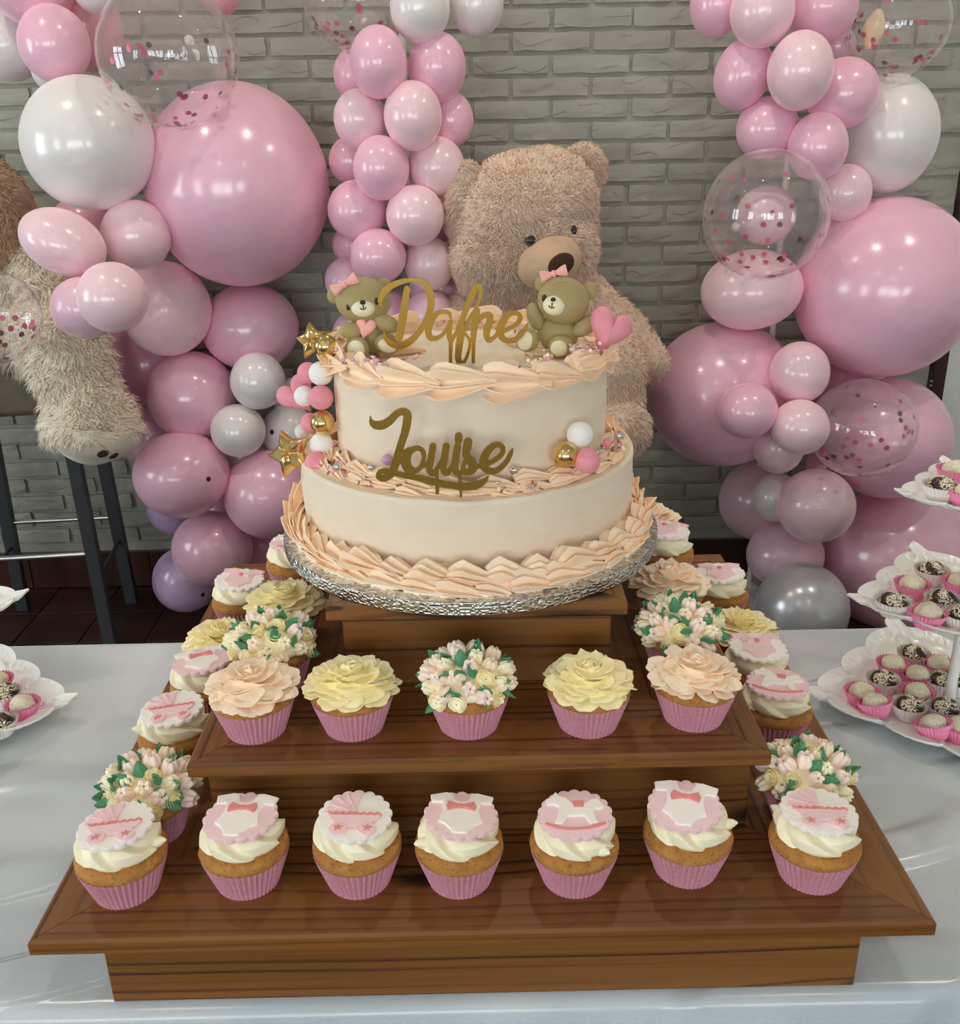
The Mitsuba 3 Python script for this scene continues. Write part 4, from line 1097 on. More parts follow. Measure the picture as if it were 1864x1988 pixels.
BALLOONS = [  # x, y, z, half width, half height, tilt, colour, description
(-1.0458,2.1068,1.7692,0.1001,0.1026,0,'pink','pink balloon cut by the top edge above the left garland corner'),
(-1.1691,2.2100,1.6364,0.0855,0.0855,0,'white','white balloon half cut by the photo edge, high in the left garland'),
(-0.9831,2.0295,1.6237,0.0812,0.0872,0,'pink','round pink balloon in front of white and salmon ones, top left corner'),
(-0.9765,2.2536,1.6818,0.0863,0.1098,0,'rose','deep rose balloon behind the clear confetti balloon, top left'),
(-1.0453,2.1500,1.5728,0.0486,0.0511,0,'white','small white balloon wedged above the big white balloon'),
(-0.8858,2.0900,1.7504,0.0560,0.0584,0,'white','white balloon at the top edge, beside the clear confetti balloon'),
(-0.6170,2.2100,1.7562,0.0535,0.0611,0,'rose','rose balloon peeping out at the top right of the big confetti balloon'),
(-0.6779,1.8923,1.5862,0.1569,0.1569,0,'clear','large clear balloon with pink confetti above the giant pink balloon'),
(-0.9067,1.9408,1.4004,0.1514,0.1514,0,'white','largest white pearl balloon, left garland'),
(-0.6014,2.1207,1.2873,0.2348,0.2520,0,'pink','giant pink balloon of the left garland beside the balloon column'),
(-1.0415,2.2100,1.1874,0.0911,0.0855,0,'rose','pink balloon mostly hidden under the largest white balloon'),
(-0.9506,1.8000,1.1898,0.0982,0.0722,28,'pale','oblong pale pink balloon leaning down beside the left bear head'),
(-0.8210,1.9343,1.1887,0.0824,0.0836,0,'pale','round pale pink balloon touching the lower left of the giant pink one'),
(-0.8059,1.6650,1.0806,0.0764,0.0775,0,'pale','foremost pale pink balloon below the oblong one, left garland'),
(-0.9021,1.7400,1.0464,0.0745,0.0709,0,'lilac','pale lilac pink balloon above the shaggy leg of the left bear'),
(-0.8161,2.0789,0.9831,0.1180,0.1247,0,'pale','broad pale pink balloon under the giant pink balloon'),
(-0.6236,2.1953,0.9072,0.1341,0.1184,0,'pink','wide pink balloon below the giant pink one, beside the gold star'),
(-0.9517,2.2674,0.7957,0.1214,0.1229,0,'deep','deep pink balloon directly right of the shaggy bear leg'),
(-0.7892,2.1201,0.7325,0.1209,0.1224,0,'pink','large pink balloon left of the white balloon cluster'),
(-0.5863,2.0558,0.7873,0.0733,0.0774,0,'white','upper white balloon of the white cluster left of the cake'),
(-0.6474,2.0277,0.6567,0.0738,0.0725,0,'white','front white balloon of the white cluster left of the cake'),
(-0.5324,2.1457,0.6156,0.0758,0.0758,0,'white','white balloon with one confetti dot, behind the lower gold star'),
(-0.6859,2.2046,0.5263,0.0766,0.0751,0,'white','lowest white balloon of the white cluster left of the cake'),
(-0.5282,2.2465,0.6844,0.0597,0.0627,0,'white','white balloon mostly hidden behind the pink sugar heart'),
(-0.8147,2.0143,0.5361,0.1297,0.1184,0,'pink','large pink balloon with a dark confetti dot, beside the stool leg'),
(-0.9712,2.2700,0.5758,0.0945,0.0945,0,'lilac','lilac balloon peeping out above the large dotted pink one'),
(-0.5871,2.0632,0.4549,0.1289,0.1260,0,'pink','pink balloon just left of the lower cake tier'),
(-0.9274,2.2700,0.3424,0.0846,0.0846,0,'lavender','lavender balloon peeping out behind the dotted pink balloon'),
(-0.7732,2.0766,0.2847,0.1159,0.1085,0,'pink','pink balloon above the lowest lavender balloon'),
(-0.8906,2.1634,0.1461,0.0994,0.1010,0,'lavender','lowest lavender balloon resting on the dark floor'),
(-0.6675,2.2700,0.2030,0.0925,0.0957,0,'deep','deep pink balloon behind the cupcakes left of the cake board'),
(-0.7701,2.2700,0.3270,0.0723,0.0723,0,'deep','deep pink balloon in the gap between three big pink ones'),
(-0.2661,2.1016,1.7274,0.1277,0.1277,0,'clear','clear confetti balloon cut by the top edge left of the column'),
(-0.1063,2.0060,1.6865,0.0702,0.0774,0,'white','white balloon at the top edge, directly above the balloon column'),
(0.0275,2.0900,1.6992,0.0651,0.0737,0,'white','white balloon at the top edge, right of the other white one'),
(-0.2065,1.9700,1.5684,0.0669,0.0801,0,'pink','top left front balloon of the middle column'),
(-0.0705,2.0424,1.5596,0.0702,0.0801,0,'pink','top right balloon of the middle column'),
(-0.2799,2.1500,1.5504,0.0565,0.0642,0,'pink','half hidden upper left rear balloon of the middle column'),
(-0.2638,2.0300,1.4455,0.0648,0.0698,0,'pale','second-row left balloon of the middle column, beside the wall'),
(-0.1301,1.9700,1.4500,0.0694,0.0791,0,'pale','second-row front balloon of the middle column'),
(-0.0447,2.0900,1.4407,0.0600,0.0677,0,'pink','second-row rear right balloon of the middle column against the brick'),
(-0.3064,2.1500,1.3442,0.0569,0.0609,0,'pink','third-row rear left balloon of the middle column'),
(-0.2131,1.9700,1.3334,0.0682,0.0756,0,'pink','third-row front balloon of the middle column'),
(-0.0803,2.0300,1.3298,0.0711,0.0736,0,'pale','third-row right balloon of the middle column above the bear ear'),
(-0.2838,2.0309,1.2296,0.0747,0.0747,0,'pink','fourth-row left balloon of the middle column beside the giant pink balloon'),
(-0.1347,1.9700,1.2207,0.0719,0.0731,0,'pale','fourth-row front balloon of the middle column nearest the bear ear'),
(-0.0955,2.1500,1.1890,0.0568,0.0636,0,'pink','fourth-row rear balloon of the middle column next to the big bear head'),
(-0.3081,2.1536,1.1325,0.0628,0.0546,0,'pink','fifth-row rear left balloon of the middle column'),
(-0.2322,1.9691,1.1227,0.0703,0.0678,0,'pink','fifth-row front balloon of the middle column above the left fondant bear'),
(-0.1055,2.0300,1.0946,0.0657,0.0683,0,'pale','fifth-row right balloon of the middle column touching the bear cheek'),
(-0.3256,2.0864,1.0472,0.0620,0.0620,0,'lilac','sixth-row left balloon of the middle column behind the left fondant bear'),
(-0.0902,2.1500,1.0168,0.0720,0.0720,0,'lilac','sixth-row rear right balloon of the middle column under the bear cheek'),
(-0.1103,2.0300,0.9618,0.0669,0.0656,0,'lilac','lilac balloon of the middle column seen through the letters of the top name'),
(-0.2249,2.1500,0.9380,0.0616,0.0700,0,'pink','pink balloon of the middle column seen inside the first capital letter'),
(-0.3232,2.1500,0.8900,0.0634,0.0648,0,'lilac','lowest visible balloon of the middle column behind the left fondant bear body'),
(0.6127,2.1072,1.6914,0.0620,0.0744,0,'pink','leftmost pink balloon at the top edge, right garland'),
(0.7022,2.0128,1.6654,0.0744,0.0792,0,'pale','pale pink balloon at the top edge, right garland'),
(0.8705,2.0900,1.6788,0.0827,0.0814,0,'pink','broad pink balloon at the top edge, right garland'),
(0.6877,2.0900,1.5340,0.0681,0.0857,18,'pink','pink balloon bulging left toward the bare brick, right garland'),
(0.7924,1.9700,1.5339,0.0758,0.0879,0,'pale','front pale pink balloon near the top of the right garland'),
(0.9596,2.2341,1.6003,0.0501,0.0553,0,'lilac','small lilac balloon behind the top right pink ones'),
(0.9301,2.0550,1.4830,0.0866,0.0828,-25,'pink','pink balloon left of the big white one, right garland'),
(0.7603,2.0930,1.4050,0.0772,0.0759,0,'pink','pink balloon just above the clear confetti balloon, right garland'),
(0.8646,2.0061,1.3621,0.0715,0.0802,0,'pink','pink balloon between clear confetti and white balloons, right garland'),
(1.0901,2.1518,1.3839,0.1254,0.1465,0,'white','large white pearl balloon of the right garland'),
(0.9713,2.0744,1.2479,0.0641,0.0706,0,'pale','small pale pink balloon under the large white one'),
(1.0750,2.1259,1.6401,0.1234,0.1234,0,'clear','clear confetti balloon in the top right corner'),
(0.7289,1.9281,1.2084,0.1506,0.1556,0,'clear','clear confetti balloon with a pink balloon behind it, right garland'),
(0.7881,2.1376,1.1897,0.0769,0.0769,0,'pale','pink balloon seen through the clear confetti balloon'),
(0.7535,2.0882,1.0020,0.1333,0.1047,-6,'pale','wide pale pink balloon below the clear confetti balloon'),
(1.1182,2.1056,0.9964,0.2357,0.2371,0,'pink','giant pink balloon of the right garland'),
(0.7179,2.1627,0.6952,0.2122,0.2050,0,'pink','giant pink balloon beside the big bear arm, lower right'),
(0.8632,1.9631,0.8034,0.0763,0.0803,0,'pale','pale upright balloon on top of the small trio'),
(0.7141,1.8981,0.7208,0.0767,0.0714,0,'pink','left balloon of the small trio in front of a giant pink one'),
(0.8475,1.8692,0.6819,0.0737,0.0711,0,'pale','right balloon of the small trio beside the confetti balloon'),
(0.8265,1.9621,0.5965,0.0661,0.0688,0,'pale','pale balloon just under the small trio'),
(1.0227,1.8998,0.6677,0.1387,0.1281,0,'clear','clear confetti balloon in front of pink, beside the door frame'),
(1.1793,2.0923,0.5749,0.1703,0.1703,0,'pink','giant pink balloon behind the confetti balloon, beside the door frame'),
(0.8756,2.2721,0.3230,0.1151,0.1214,0,'mauve','mauve balloon low against the wall, right garland'),
(0.8854,2.1186,0.3927,0.0700,0.0715,0,'white','small white balloon in front of the mauve one'),
(0.9528,1.9776,0.4199,0.1049,0.1035,0,'pale','pale pink balloon just below the confetti balloon, lower right'),
(0.9270,2.1128,0.2090,0.1141,0.0974,0,'lilac','lilac pink balloon above the silver balloon'),
(1.2809,2.1453,0.1746,0.2255,0.2209,0,'pink','giant pink balloon behind the right sweet stand'),
(0.9226,1.9155,0.1289,0.1298,0.1313,0,'silver','silver grey pearl balloon behind the table edge'),
(1.1400,2.2952,0.6581,0.0976,0.1006,0,'deep','deep pink balloon above the lower confetti balloon'),
(1.0818,2.2484,0.4416,0.0710,0.0710,0,'deep','deep pink balloon in the gap under the lower confetti balloon'),
(-1.0812,1.6600,1.0441,0.1041,0.1041,0,'clear','clear confetti balloon in front of the left bear belly'),
]
rb = np.random.default_rng(8)
for bx, by, bz, brx, brz, tilt, col, lab in BALLOONS:
    k = thing('balloon', lab, 'balloon')
    o = np.array([bx, by, bz]); brd = 0.5 * (brx + brz)
    # the neck points into the garland, away from the room
    M = tr(o) @ rot('y', tilt) @ scl(brx, brd, brz) @ rot('x', 90 + rb.uniform(-22, 22)) @ rot('y', rb.uniform(-18, 18))
    put('skin', UBP[col], k, M)
    put('knot', KNOT, k, M, bsdf='balloon_' + (col if col != 'clear' else 'white'))
    if col == 'clear':
        for i in range(56):
            a = rb.uniform(0, 2 * PI); h = -1 + 2 * rb.beta(1.0, 2.2)
            dd = np.array([math.sqrt(max(0, 1 - h * h)) * math.cos(a), math.sqrt(max(0, 1 - h * h)) * math.sin(a), h])
            P0 = o + dd * [brx * 0.975, brd * 0.95, brz * 0.975]
            if P0[1] > o[1] + 0.85 * brd: P0[1] = o[1]
            put('confetti', CONF, k, frame(P0, (0.3, 0.5, 0.8), dd + rb.normal(0, 0.12, 3)), bsdf='confetti_plum' if rb.random() < 0.3 else 'confetti_pink')
# a scrap of cream petal paper caught in the top right confetti balloon
mat('cream_paper', s2l((226, 206, 170)), 0.7, 0.3)
tb = [k for k in labels if labels[k].get('label', '').startswith('clear confetti balloon in the top right')][0]
tq = [q for q in BALLOONS if q[7].startswith('clear confetti balloon in the top right')][0]
U, V = np.meshgrid(np.linspace(-1, 1, 9), np.linspace(0, 1, 9), indexing='ij')
sc = sheet(np.stack([0.026 * U * np.sin(PI * (0.12 + 0.80 * V)) + 0.012 * V, 0.012 * U**2 + 0.01 * V**2, 0.088 * (V - 0.5)], -1), 0.0006)
p0 = at(1690, 56, tq[1] - 0.5 * tq[3])
put('petal_scrap', ply(sc, 'cream_paper', smooth=40), tb, tr(p0) @ rot('z', -25), label='scrap of cream petal paper')
# the poles that carry the garlands
mat('white_plastic', s2l((232, 230, 228)), 0.35, 0.4)
for x, y, lab in ((at(789, 300, 2.2)[0], 2.235, 'white plastic pole of the middle balloon column'), (at(1553, 230, 2.2)[0], 2.27, 'white plastic pole inside the right balloon garland')):
    k = thing('balloon_pole', lab, 'pole')
    put('tube', ply(trimesh.creation.cylinder(0.009, 2.0, sections=20), 'white_plastic', smooth=40), k, tr(x, y, 1.02))
    put('foot', ply(lathe([(0.0004, 0), (0.13, 0), (0.13, 0.02), (0.03, 0.035), (0.012, 0.05)], 40), 'white_plastic', smooth=30), k, tr(x, y, 0.001))
# loose confetti dots that cling to balloons
for px, py, lab in ((405, 930, 'dark confetti dot stuck on the large pink balloon left of the cake'), (394, 1155, 'dark confetti dot on the lowest lavender balloon'), (528, 839, 'pink confetti dot on the white balloon behind the gold star')):
    hit = None
    d = ray(px, py)
    for bx, by, bz, brx, brz, tilt, col, l2 in BALLOONS:
        q = (CAM - [bx, by, bz]) / [brx, 0.5 * (brx + brz), brz]; e = d / [brx, 0.5 * (brx + brz), brz]
        A, B, C = e @ e, 2 * q @ e, q @ q - 1
        D = B * B - 4 * A * C
        if D > 0:
            s = (-B - math.sqrt(D)) / (2 * A)
            if hit is None or s < hit[0]: hit = (s, (q + e * s) / [brx, 0.5 * (brx + brz), brz])
    if hit: single('confetti_dot', CONF, lab, 'confetti', frame(CAM + d * (hit[0] - 0.0006), (1, 0.2, 0.1), hit[1]), bsdf='confetti_plum')


# ---------------------------------------------------------------- sweet stands
mat('porcelain', s2l((236, 236, 232)), 0.25, 0.5, clearcoat=0.4, clearcoat_gloss=0.9)
mat('case_pink', s2l((240, 150, 188)), 0.5, 0.4)
mat('case_white', s2l((230, 226, 220)), 0.5, 0.4)
mat('coconut', proc(lambda p, n, uv: mix(s2l((242, 235, 212)), s2l((216, 206, 176)), noise(p.x * 500, p.y * 500, p.z * 500))), 0.8, 0.2,
    bump=proc(lambda p, n, uv: 0.0014 * noise(p.x * 650, p.y * 650, p.z * 650), eps=2e-4))
mat('chocolate', s2l((52, 30, 22)), 0.35, 0.5)
mat('nonpareil_white', s2l((240, 234, 224)), 0.4, 0.4)
mat('nonpareil_gold', s2l((226, 200, 130)), 0.4, 0.4)
mat('nonpareil_black', s2l((40, 24, 20)), 0.4, 0.4)


def dish(hd):
    """A square plate with lobed, embossed, upturned edges; hd is half its diagonal and a corner lies on +x."""
    nth, nr = 384, 26
    th = np.arange(nth) * 2 * PI / nth
    q = ((th + PI / 4) % (PI / 2)) - PI / 4                    # angle from the nearest corner
    side = np.abs(q)                                           # 0 at the corner, PI/4 at mid-side
    Rsq = hd / (np.cos(side) + np.sin(side)) ** 0.93           # square with corners on the axes, slightly bulging
    along = np.tan(PI / 4 - side) * 1.0                        # 0 at mid-side, 1 at a corner
    lob = np.abs(np.cos(along * PI * 1.75)) ** 0.7
    lob = np.where(along > 0.86, 1.0, lob)
    S, TH = np.meshgrid(np.linspace(0, 1, nr), th, indexing='ij')
    edge = 1 - 0.085 * (1 - np.broadcast_to(lob, S.shape)) * np.clip((S - 0.72) / 0.28, 0, 1)
    rad = Rsq[None] * S * edge
    lift = np.clip((S - 0.66) / 0.34, 0, 1)
    z = hd * (0.085 * lift ** 1.4) + hd * 0.05 * np.exp(-((np.broadcast_to(along, S.shape) - 1) / 0.14) ** 2) * lift
    bead = 0.5 + 0.5 * np.cos(np.broadcast_to(along, S.shape) * PI * 1.75 * 12)
    z = z + hd * 0.014 * bead * np.exp(-((S - 0.925) / 0.025) ** 2)
    arc = np.exp(-((S - 0.80 - 0.05 * np.broadcast_to(lob, S.shape)) / 0.018) ** 2)
    z = z + hd * 0.026 * arc + hd * 0.012 * np.exp(-((S - 0.985) / 0.02) ** 2)
    P = np.stack([rad * np.cos(TH), rad * np.sin(TH), z], -1)
    A = grid(P.transpose(1, 0, 2), cu=True)
    B = P.copy(); B[..., 2] -= 0.0034; B[-1, :, 2] += 0.0012
    b = grid(B.transpose(1, 0, 2), cu=True)
    if A.face_normals[nr][2] < 0: A.invert()
    if b.face_normals[nr][2] > 0: b.invert()
    R = np.stack([P[-1], B[-1]], 1)
    e = grid(R, cu=True)
    return trimesh.util.concatenate([A, b, e])


def liner2(): return liner_mesh(0.0128, 0.0208, 0.0190, 30, 0.0012, 0.0008)


CASE = ply(liner2(), 'case_pink', smooth=20)
SWEETB = {c: ply(lathe(spline([(0.0004, -1), (0.6, -0.8), (0.98, -0.1), (0.86, 0.5), (0.45, 0.88), (0.0004, 0.97)], 5), 40, lambda R, TH, Z: (R * (1 + 0.06 * np.sin(3 * TH + 4 * Z)), TH, Z + 0.04 * np.cos(2 * TH) * (R > 0.3))), c, smooth=True) for c in ('coconut', 'chocolate')}
rs = np.random.default_rng(12)
NON = {}
for c, n in (('nonpareil_white', 420), ('nonpareil_gold', 190), ('nonpareil_black', 120)):
    ms = []
    for _ in range(n):
        d = rs.normal(0, 1, 3); d /= np.linalg.norm(d)
        if d[2] < -0.25: d[2] *= -1
        m = trimesh.creation.icosahedron(); m.apply_scale([0.082] * 3); m.apply_translation(d * [0.96, 0.96, 0.93]); ms.append(m)
    NON[c] = ply(trimesh.util.concatenate(ms), c, smooth=True)


def sweet(kind, x, y, z, label, case=None, tilt=(0, 0), grp=None):
    k = thing('sweet', label, 'sweet', grp)
    M = tr(x, y, z) @ rot('x', tilt[0]) @ rot('y', tilt[1]) @ rot('z', rs.uniform(0, 360))
    case = case or ('case_pink' if kind == 'coconut' else 'case_white')
    put('paper_case', CASE, k, M, bsdf=case, label='pink paper case' if case == 'case_pink' else 'white paper case')
    B = M @ tr(0, 0, 0.0150) @ scl(0.0150, 0.0150, 0.0138)
    b = put('truffle', SWEETB[kind], k, B, label='pale sugared truffle' if kind == 'coconut' else 'dark chocolate truffle')
    if kind == 'chocolate':
        for c in NON: put('sprinkles', NON[c], b, B, kind='stuff')


def stand_of(cx, cy, levels, label):
    t = thing('sweet_stand', label, 'dessert stand')
    ztop = levels[-1][0]
    for i, (z, hd, ang, dx, dy) in enumerate(levels):
        put('plate', ply(dish(hd), 'porcelain', smooth=40), t, tr(cx + dx, cy + dy, z) @ rot('z', ang))
    put('post', ply(lathe([(0.0004, 0), (0.0075, 0), (0.0062, 0.01), (0.0062, ztop - levels[0][0] + 0.05), (0.011, ztop - levels[0][0] + 0.055), (0.0004, ztop - levels[0][0] + 0.075)], 28), 'porcelain', smooth=30), t, tr(cx, cy, levels[0][0] + 0.0005))
    ft = lathe([(0.0004, 0), (0.05, 0), (0.052, 0.002), (0.045, 0.0042), (0.0004, 0.0044)], 40)
    put('foot', ply(ft, 'porcelain', smooth=30), t, tr(cx, cy, TZ + 0.0004))


SX, SY = 0.5806, 0.4559
LV = [(TZ + 0.0080, 0.184, 1, 0, 0.0), (TZ + 0.1405, 0.146, 2, 0, 0.0), (TZ + 0.2770, 0.108, 2, 0, 0.0)]
stand_of(SX, SY, LV, 'white porcelain three-tier stand with lobed square plates at the right of the table')
RIGHT_SWEETS = [('chocolate', 0, 1775, 1266, 'rearmost chocolate sweet with sprinkles on the bottom right plate'), ('chocolate', 0, 1716, 1316, 'leftmost chocolate sweet with sprinkles on the bottom right plate'), ('chocolate', 0, 1766, 1366, 'front chocolate sweet left of the post on the bottom right plate'),
    ('chocolate', 0, 1836, 1370, 'chocolate sweet right in front of the stand post'), ('chocolate', 0, 1829, 1318, 'chocolate sweet partly behind the stand post'),
    ('coconut', 0, 1735, 1286, 'pale sweet next to the rearmost chocolate one on the bottom right plate'), ('coconut', 0, 1824, 1286, 'pale sweet right of the rearmost chocolate one on the bottom right plate'), ('coconut', 0, 1783, 1306, 'pale sweet in the middle of the bottom right plate'),
    ('coconut', 0, 1674, 1340, 'leftmost pale sweet on the bottom right plate'), ('coconut', 0, 1781, 1340, 'pale sweet between two chocolate ones on the bottom right plate'), ('coconut', 0, 1705, 1368, 'pale sweet in a leaning case at the front edge of the bottom right plate'),
    ('coconut', 0, 1819, 1410, 'foremost pale sweet in a leaning case on the bottom right plate'), ('coconut', 0, 1868, 1408, 'pale sweet cut by the photo edge on the bottom right plate'), ('chocolate', 0, 1872, 1322, 'chocolate sweet right of the post, cut by the photo edge'),
    ('chocolate', 1, 1810, 1104, 'rearmost chocolate sweet on the middle right plate'), ('chocolate', 1, 1735, 1164, 'leftmost chocolate sweet on the middle right plate'), ('chocolate', 1, 1832, 1160, 'chocolate sweet in the centre of the middle right plate'), ('chocolate', 1, 1868, 1190, 'front chocolate sweet on the middle right plate, cut by the photo edge'),
    ('coconut', 1, 1772, 1131, 'pale sweet left of the rearmost chocolate one on the middle right plate'), ('coconut', 1, 1803, 1186, 'front pale sweet on the middle right plate'), ('coconut', 1, 1866, 1126, 'pale sweet at the photo edge on the middle right plate'),
    ('chocolate', 2, 1829, 940, 'chocolate sweet on the top right plate'), ('coconut', 2, 1856, 909, 'pale sweet behind the chocolate one on the top right plate'), ('coconut', 2, 1880, 952, 'pink-cased sweet at the photo edge on the top right plate')]
for kind, lv, px, py, lab in RIGHT_SWEETS:
    z = LV[lv][0] + 0.0008
    q = atz(px, py, z + 0.019)
    lean = (-16, -8) if 'leaning' in lab else (0, 0)
    sweet(kind, q[0], q[1], z + (0.003 if lean[0] else 0), lab, None, lean)
LX, LY = -0.6760, 0.4680
LL = [(TZ + 0.0080, 0.180, 2, 0, 0.0), (TZ + 0.1420, 0.134, 18, 0, 0.002)]
stand_of(LX, LY, LL, 'white porcelain tiered stand at the left of the table, mostly outside the photo')
for kind, px, py, lab, case in (('coconut', 43, 1364, 'pale sweet at the right corner of the left plate', None), ('chocolate', 8, 1342, 'chocolate sweet with sprinkles on the left plate', None), ('coconut', -8, 1318, 'pink-cased sweet behind the chocolate one on the left plate', None), ('chocolate', -2, 1398, 'white-cased sweet at the front of the left plate', None)):
    q = atz(px, py, LL[0][0] + 0.02)
    sweet(kind, q[0], q[1], LL[0][0] + 0.0008, lab, case)


# ---------------------------------------------------------------- bar stools
mat('black_wood', s2l((58, 62, 66)), 0.38, 0.5)
mat('seat_leather', proc(lambda p, n, uv: mix(s2l((112, 104, 84)), s2l((96, 88, 70)), fbm(p.x * 30, p.y * 30, p.z * 30, 2))), 0.5, 0.4)


def bar_stool(label, cx, cy, ang):
    t = thing('bar_stool', label, 'stool')
    M = tr(cx, cy, 0) @ rot('z', ang)
    s = rbox(0.40, 0.38, 0.125, 0.022); put('seat', ply(s, 'seat_leather', smooth=40), t, M @ tr(0, 0, 0.785))
    feet, tops = {}, {}
    for sx in (-1, 1):
        for sy in (-1, 1):
            a, b = np.array([sx * 0.170, sy * 0.150, 0.0]), np.array([sx * 0.150, sy * 0.132, 0.724])
            feet[sx, sy], tops[sx, sy] = a, b
            h = 0.017
            v = np.array([[p[0] + i * h, p[1] + j * h, p[2]] for p in (a, b) for i in (-1, 1) for j in (-1, 1)])
            put('leg', ply(trimesh.convex.convex_hull(v), 'black_wood'), t, M)
    lerp = lambda k, z: feet[k] + (tops[k] - feet[k]) * z / 0.724
    for (k1, k2, z, r, m) in (((-1, -1), (1, -1), 0.30, 0.008, 'chrome'), ((-1, 1), (1, 1), 0.30, 0.007, 'chrome'), ((1, -1), (1, 1), 0.22, 0.006, 'black_wood'), ((-1, -1), (-1, 1), 0.22, 0.006, 'black_wood')):
        put('footrest' if m == 'chrome' else 'stretcher', ply(tube([lerp(k1, z), lerp(k2, z)], r, 14), m, smooth=40), t, M)
    return t


bar_stool('black bar stool with an olive brown seat under the shaggy cream bear', -1.278, 2.150, 6)
bar_stool('bar stool hidden behind the cake under the big plush bear', 0.145, 2.120, 0)

# ---------------------------------------------------------------- plush bears
FUR = {}


def furmat(nm, a, b):
    mat(nm, proc(lambda p, n, uv: mix(s2l(a), s2l(b), fbm(p.x * 55, p.y * 55, p.z * 55, 3)) * (0.82 + 0.36 * noise(p.x * 900, p.y * 900, p.z * 900))), 0.85, 0.1, sheen=0.6)


furmat('plush_brown', (234, 214, 196), (214, 192, 172))
furmat('plush_cream', (238, 231, 216), (222, 211, 191))
furmat('plush_tan', (222, 198, 168), (196, 168, 136))
mat('plush_velvet', proc(lambda p, n, uv: mix(s2l((206, 176, 148)), s2l((190, 160, 132)), fbm(p.x * 40, p.y * 40, p.z * 40, 3))), 0.85, 0.1, sheen=0.5)
mat('plush_white', proc(lambda p, n, uv: mix(s2l((226, 220, 200)), s2l((206, 198, 176)), fbm(p.x * 40, p.y * 40, p.z * 40, 3))), 0.85, 0.1, sheen=0.5)
mat('plush_dark', s2l((70, 48, 34)), 0.8, 0.15, sheen=0.4)
mat('black_gloss', s2l((12, 12, 13)), 0.08, 0.5, clearcoat=1.0)


def fur(mesh, n, length, width, seed, droop=0.5, clump=0.0, keep=None, mess=0.45):
    """Short tapered strands standing on a mesh, each lit like the surface it grows from."""
    r = np.random.default_rng(seed)
    p, fi = trimesh.sample.sample_surface(mesh, n, seed=seed)
    bc = trimesh.triangles.points_to_barycentric(mesh.triangles[fi], p)
    nn = (mesh.vertex_normals[mesh.faces[fi]] * bc[:, :, None]).sum(1); nn /= np.linalg.norm(nn, axis=1, keepdims=True) + 1e-12
    if keep is not None:
        ok = keep(p, nn); p, nn = p[ok], nn[ok]
    n = len(p)
    flow = np.stack([meshkit.noise(p * 9, 1) - 0.5, meshkit.noise(p * 9, 2) - 0.5, meshkit.noise(p * 9, 3) - 0.5], 1) * 1.6 + [0, 0, -droop]
    if clump: flow += (np.stack([meshkit.noise(p * 60, 4), meshkit.noise(p * 60, 5), meshkit.noise(p * 60, 6)], 1) - 0.5) * 2.4 * clump
    d = nn + flow * 0.55 + r.normal(0, mess, (n, 3)) * 0.5
    d /= np.linalg.norm(d, axis=1, keepdims=True)
    L = length * r.uniform(0.6, 1.2, (n, 1))
    side = np.cross(d, r.normal(0, 1, (n, 3))); side /= np.linalg.norm(side, axis=1, keepdims=True) + 1e-12
    w = width * r.uniform(0.7, 1.3, (n, 1))
    mid = p + d * L * 0.55; tip = mid + (d * 0.6 + flow * 0.5 + [0, 0, -0.15]) * L * 0.5
    V = np.stack([p - side * w, p + side * w, mid - side * w * 0.7, mid + side * w * 0.7, tip], 1).reshape(-1, 3)
    b = (np.arange(n) * 5)[:, None]
    F = np.concatenate([b + [0, 1, 3], b + [0, 3, 2], b + [2, 3, 4]], 0)
    nrm = nn * 0.6 + d * 0.55 + r.normal(0, 0.25, (n, 3)); nrm /= np.linalg.norm(nrm, axis=1, keepdims=True)
    path = meshkit.write_ply(trimesh.Trimesh(V, F, process=False), False, normals=np.repeat(nrm, 5, 0))
    return {'type': 'ply', 'filename': path, 'face_normals': False}


def furry(parent, name, mesh, m, n, length, width, seed, **kw):
    k = put(name, ply(mesh, m, smooth=True), parent)
    s = fur(mesh, n, length, width, seed, **kw); s['bsdf'] = {'type': 'ref', 'id': m}
    put('fur', s, k, kind='stuff')
    return k


def onmesh(mesh, px, py):
    loc, _, tri = mesh.ray.intersects_location([CAM], [ray(px, py)], multiple_hits=False)
    return (loc[0], mesh.face_normals[tri[0]]) if len(loc) else (None, None)


# the big brown bear beside the balloon column, sitting on a stool behind the cake
bear = thing('plush_bear', 'big beige brown plush bear with a dark nose sitting behind the cake', 'teddy bear')
hc = at(1016, 440, 2.04)
body = blobs([ell(at(1045, 655, 2.12), (0.235, 0.19, 0.215), 48), ell(at(1030, 735, 2.12), (0.22, 0.17, 0.14), 40),
              limb(at(1140, 590, 2.09), 0.062, at(1205, 632, 2.06), 0.055), limb(at(1205, 632, 2.06), 0.055, at(1262, 702, 1.99), 0.046),
              limb(at(920, 600, 2.09), 0.065, at(862, 640, 2.04), 0.055), limb(at(862, 640, 2.04), 0.055, at(800, 705, 1.97), 0.050),
              limb(at(1120, 715, 2.02), 0.125, at(1160, 722, 1.90), 0.118), limb(at(1160, 722, 1.90), 0.118, at(1178, 800, 1.87), 0.090), ell(at(1192, 825, 1.83), (0.085, 0.115, 0.080), 36),
              limb(at(930, 720, 2.02), 0.120, at(905, 730, 1.90), 0.112), limb(at(905, 730, 1.90), 0.112, at(900, 805, 1.87), 0.090), ell(at(898, 830, 1.83), (0.085, 0.115, 0.080), 36)], 0.022, 10)
furry(bear, 'body', body, 'plush_brown', 60000, 0.019, 0.0016, 1, droop=0.8, clump=0.9)
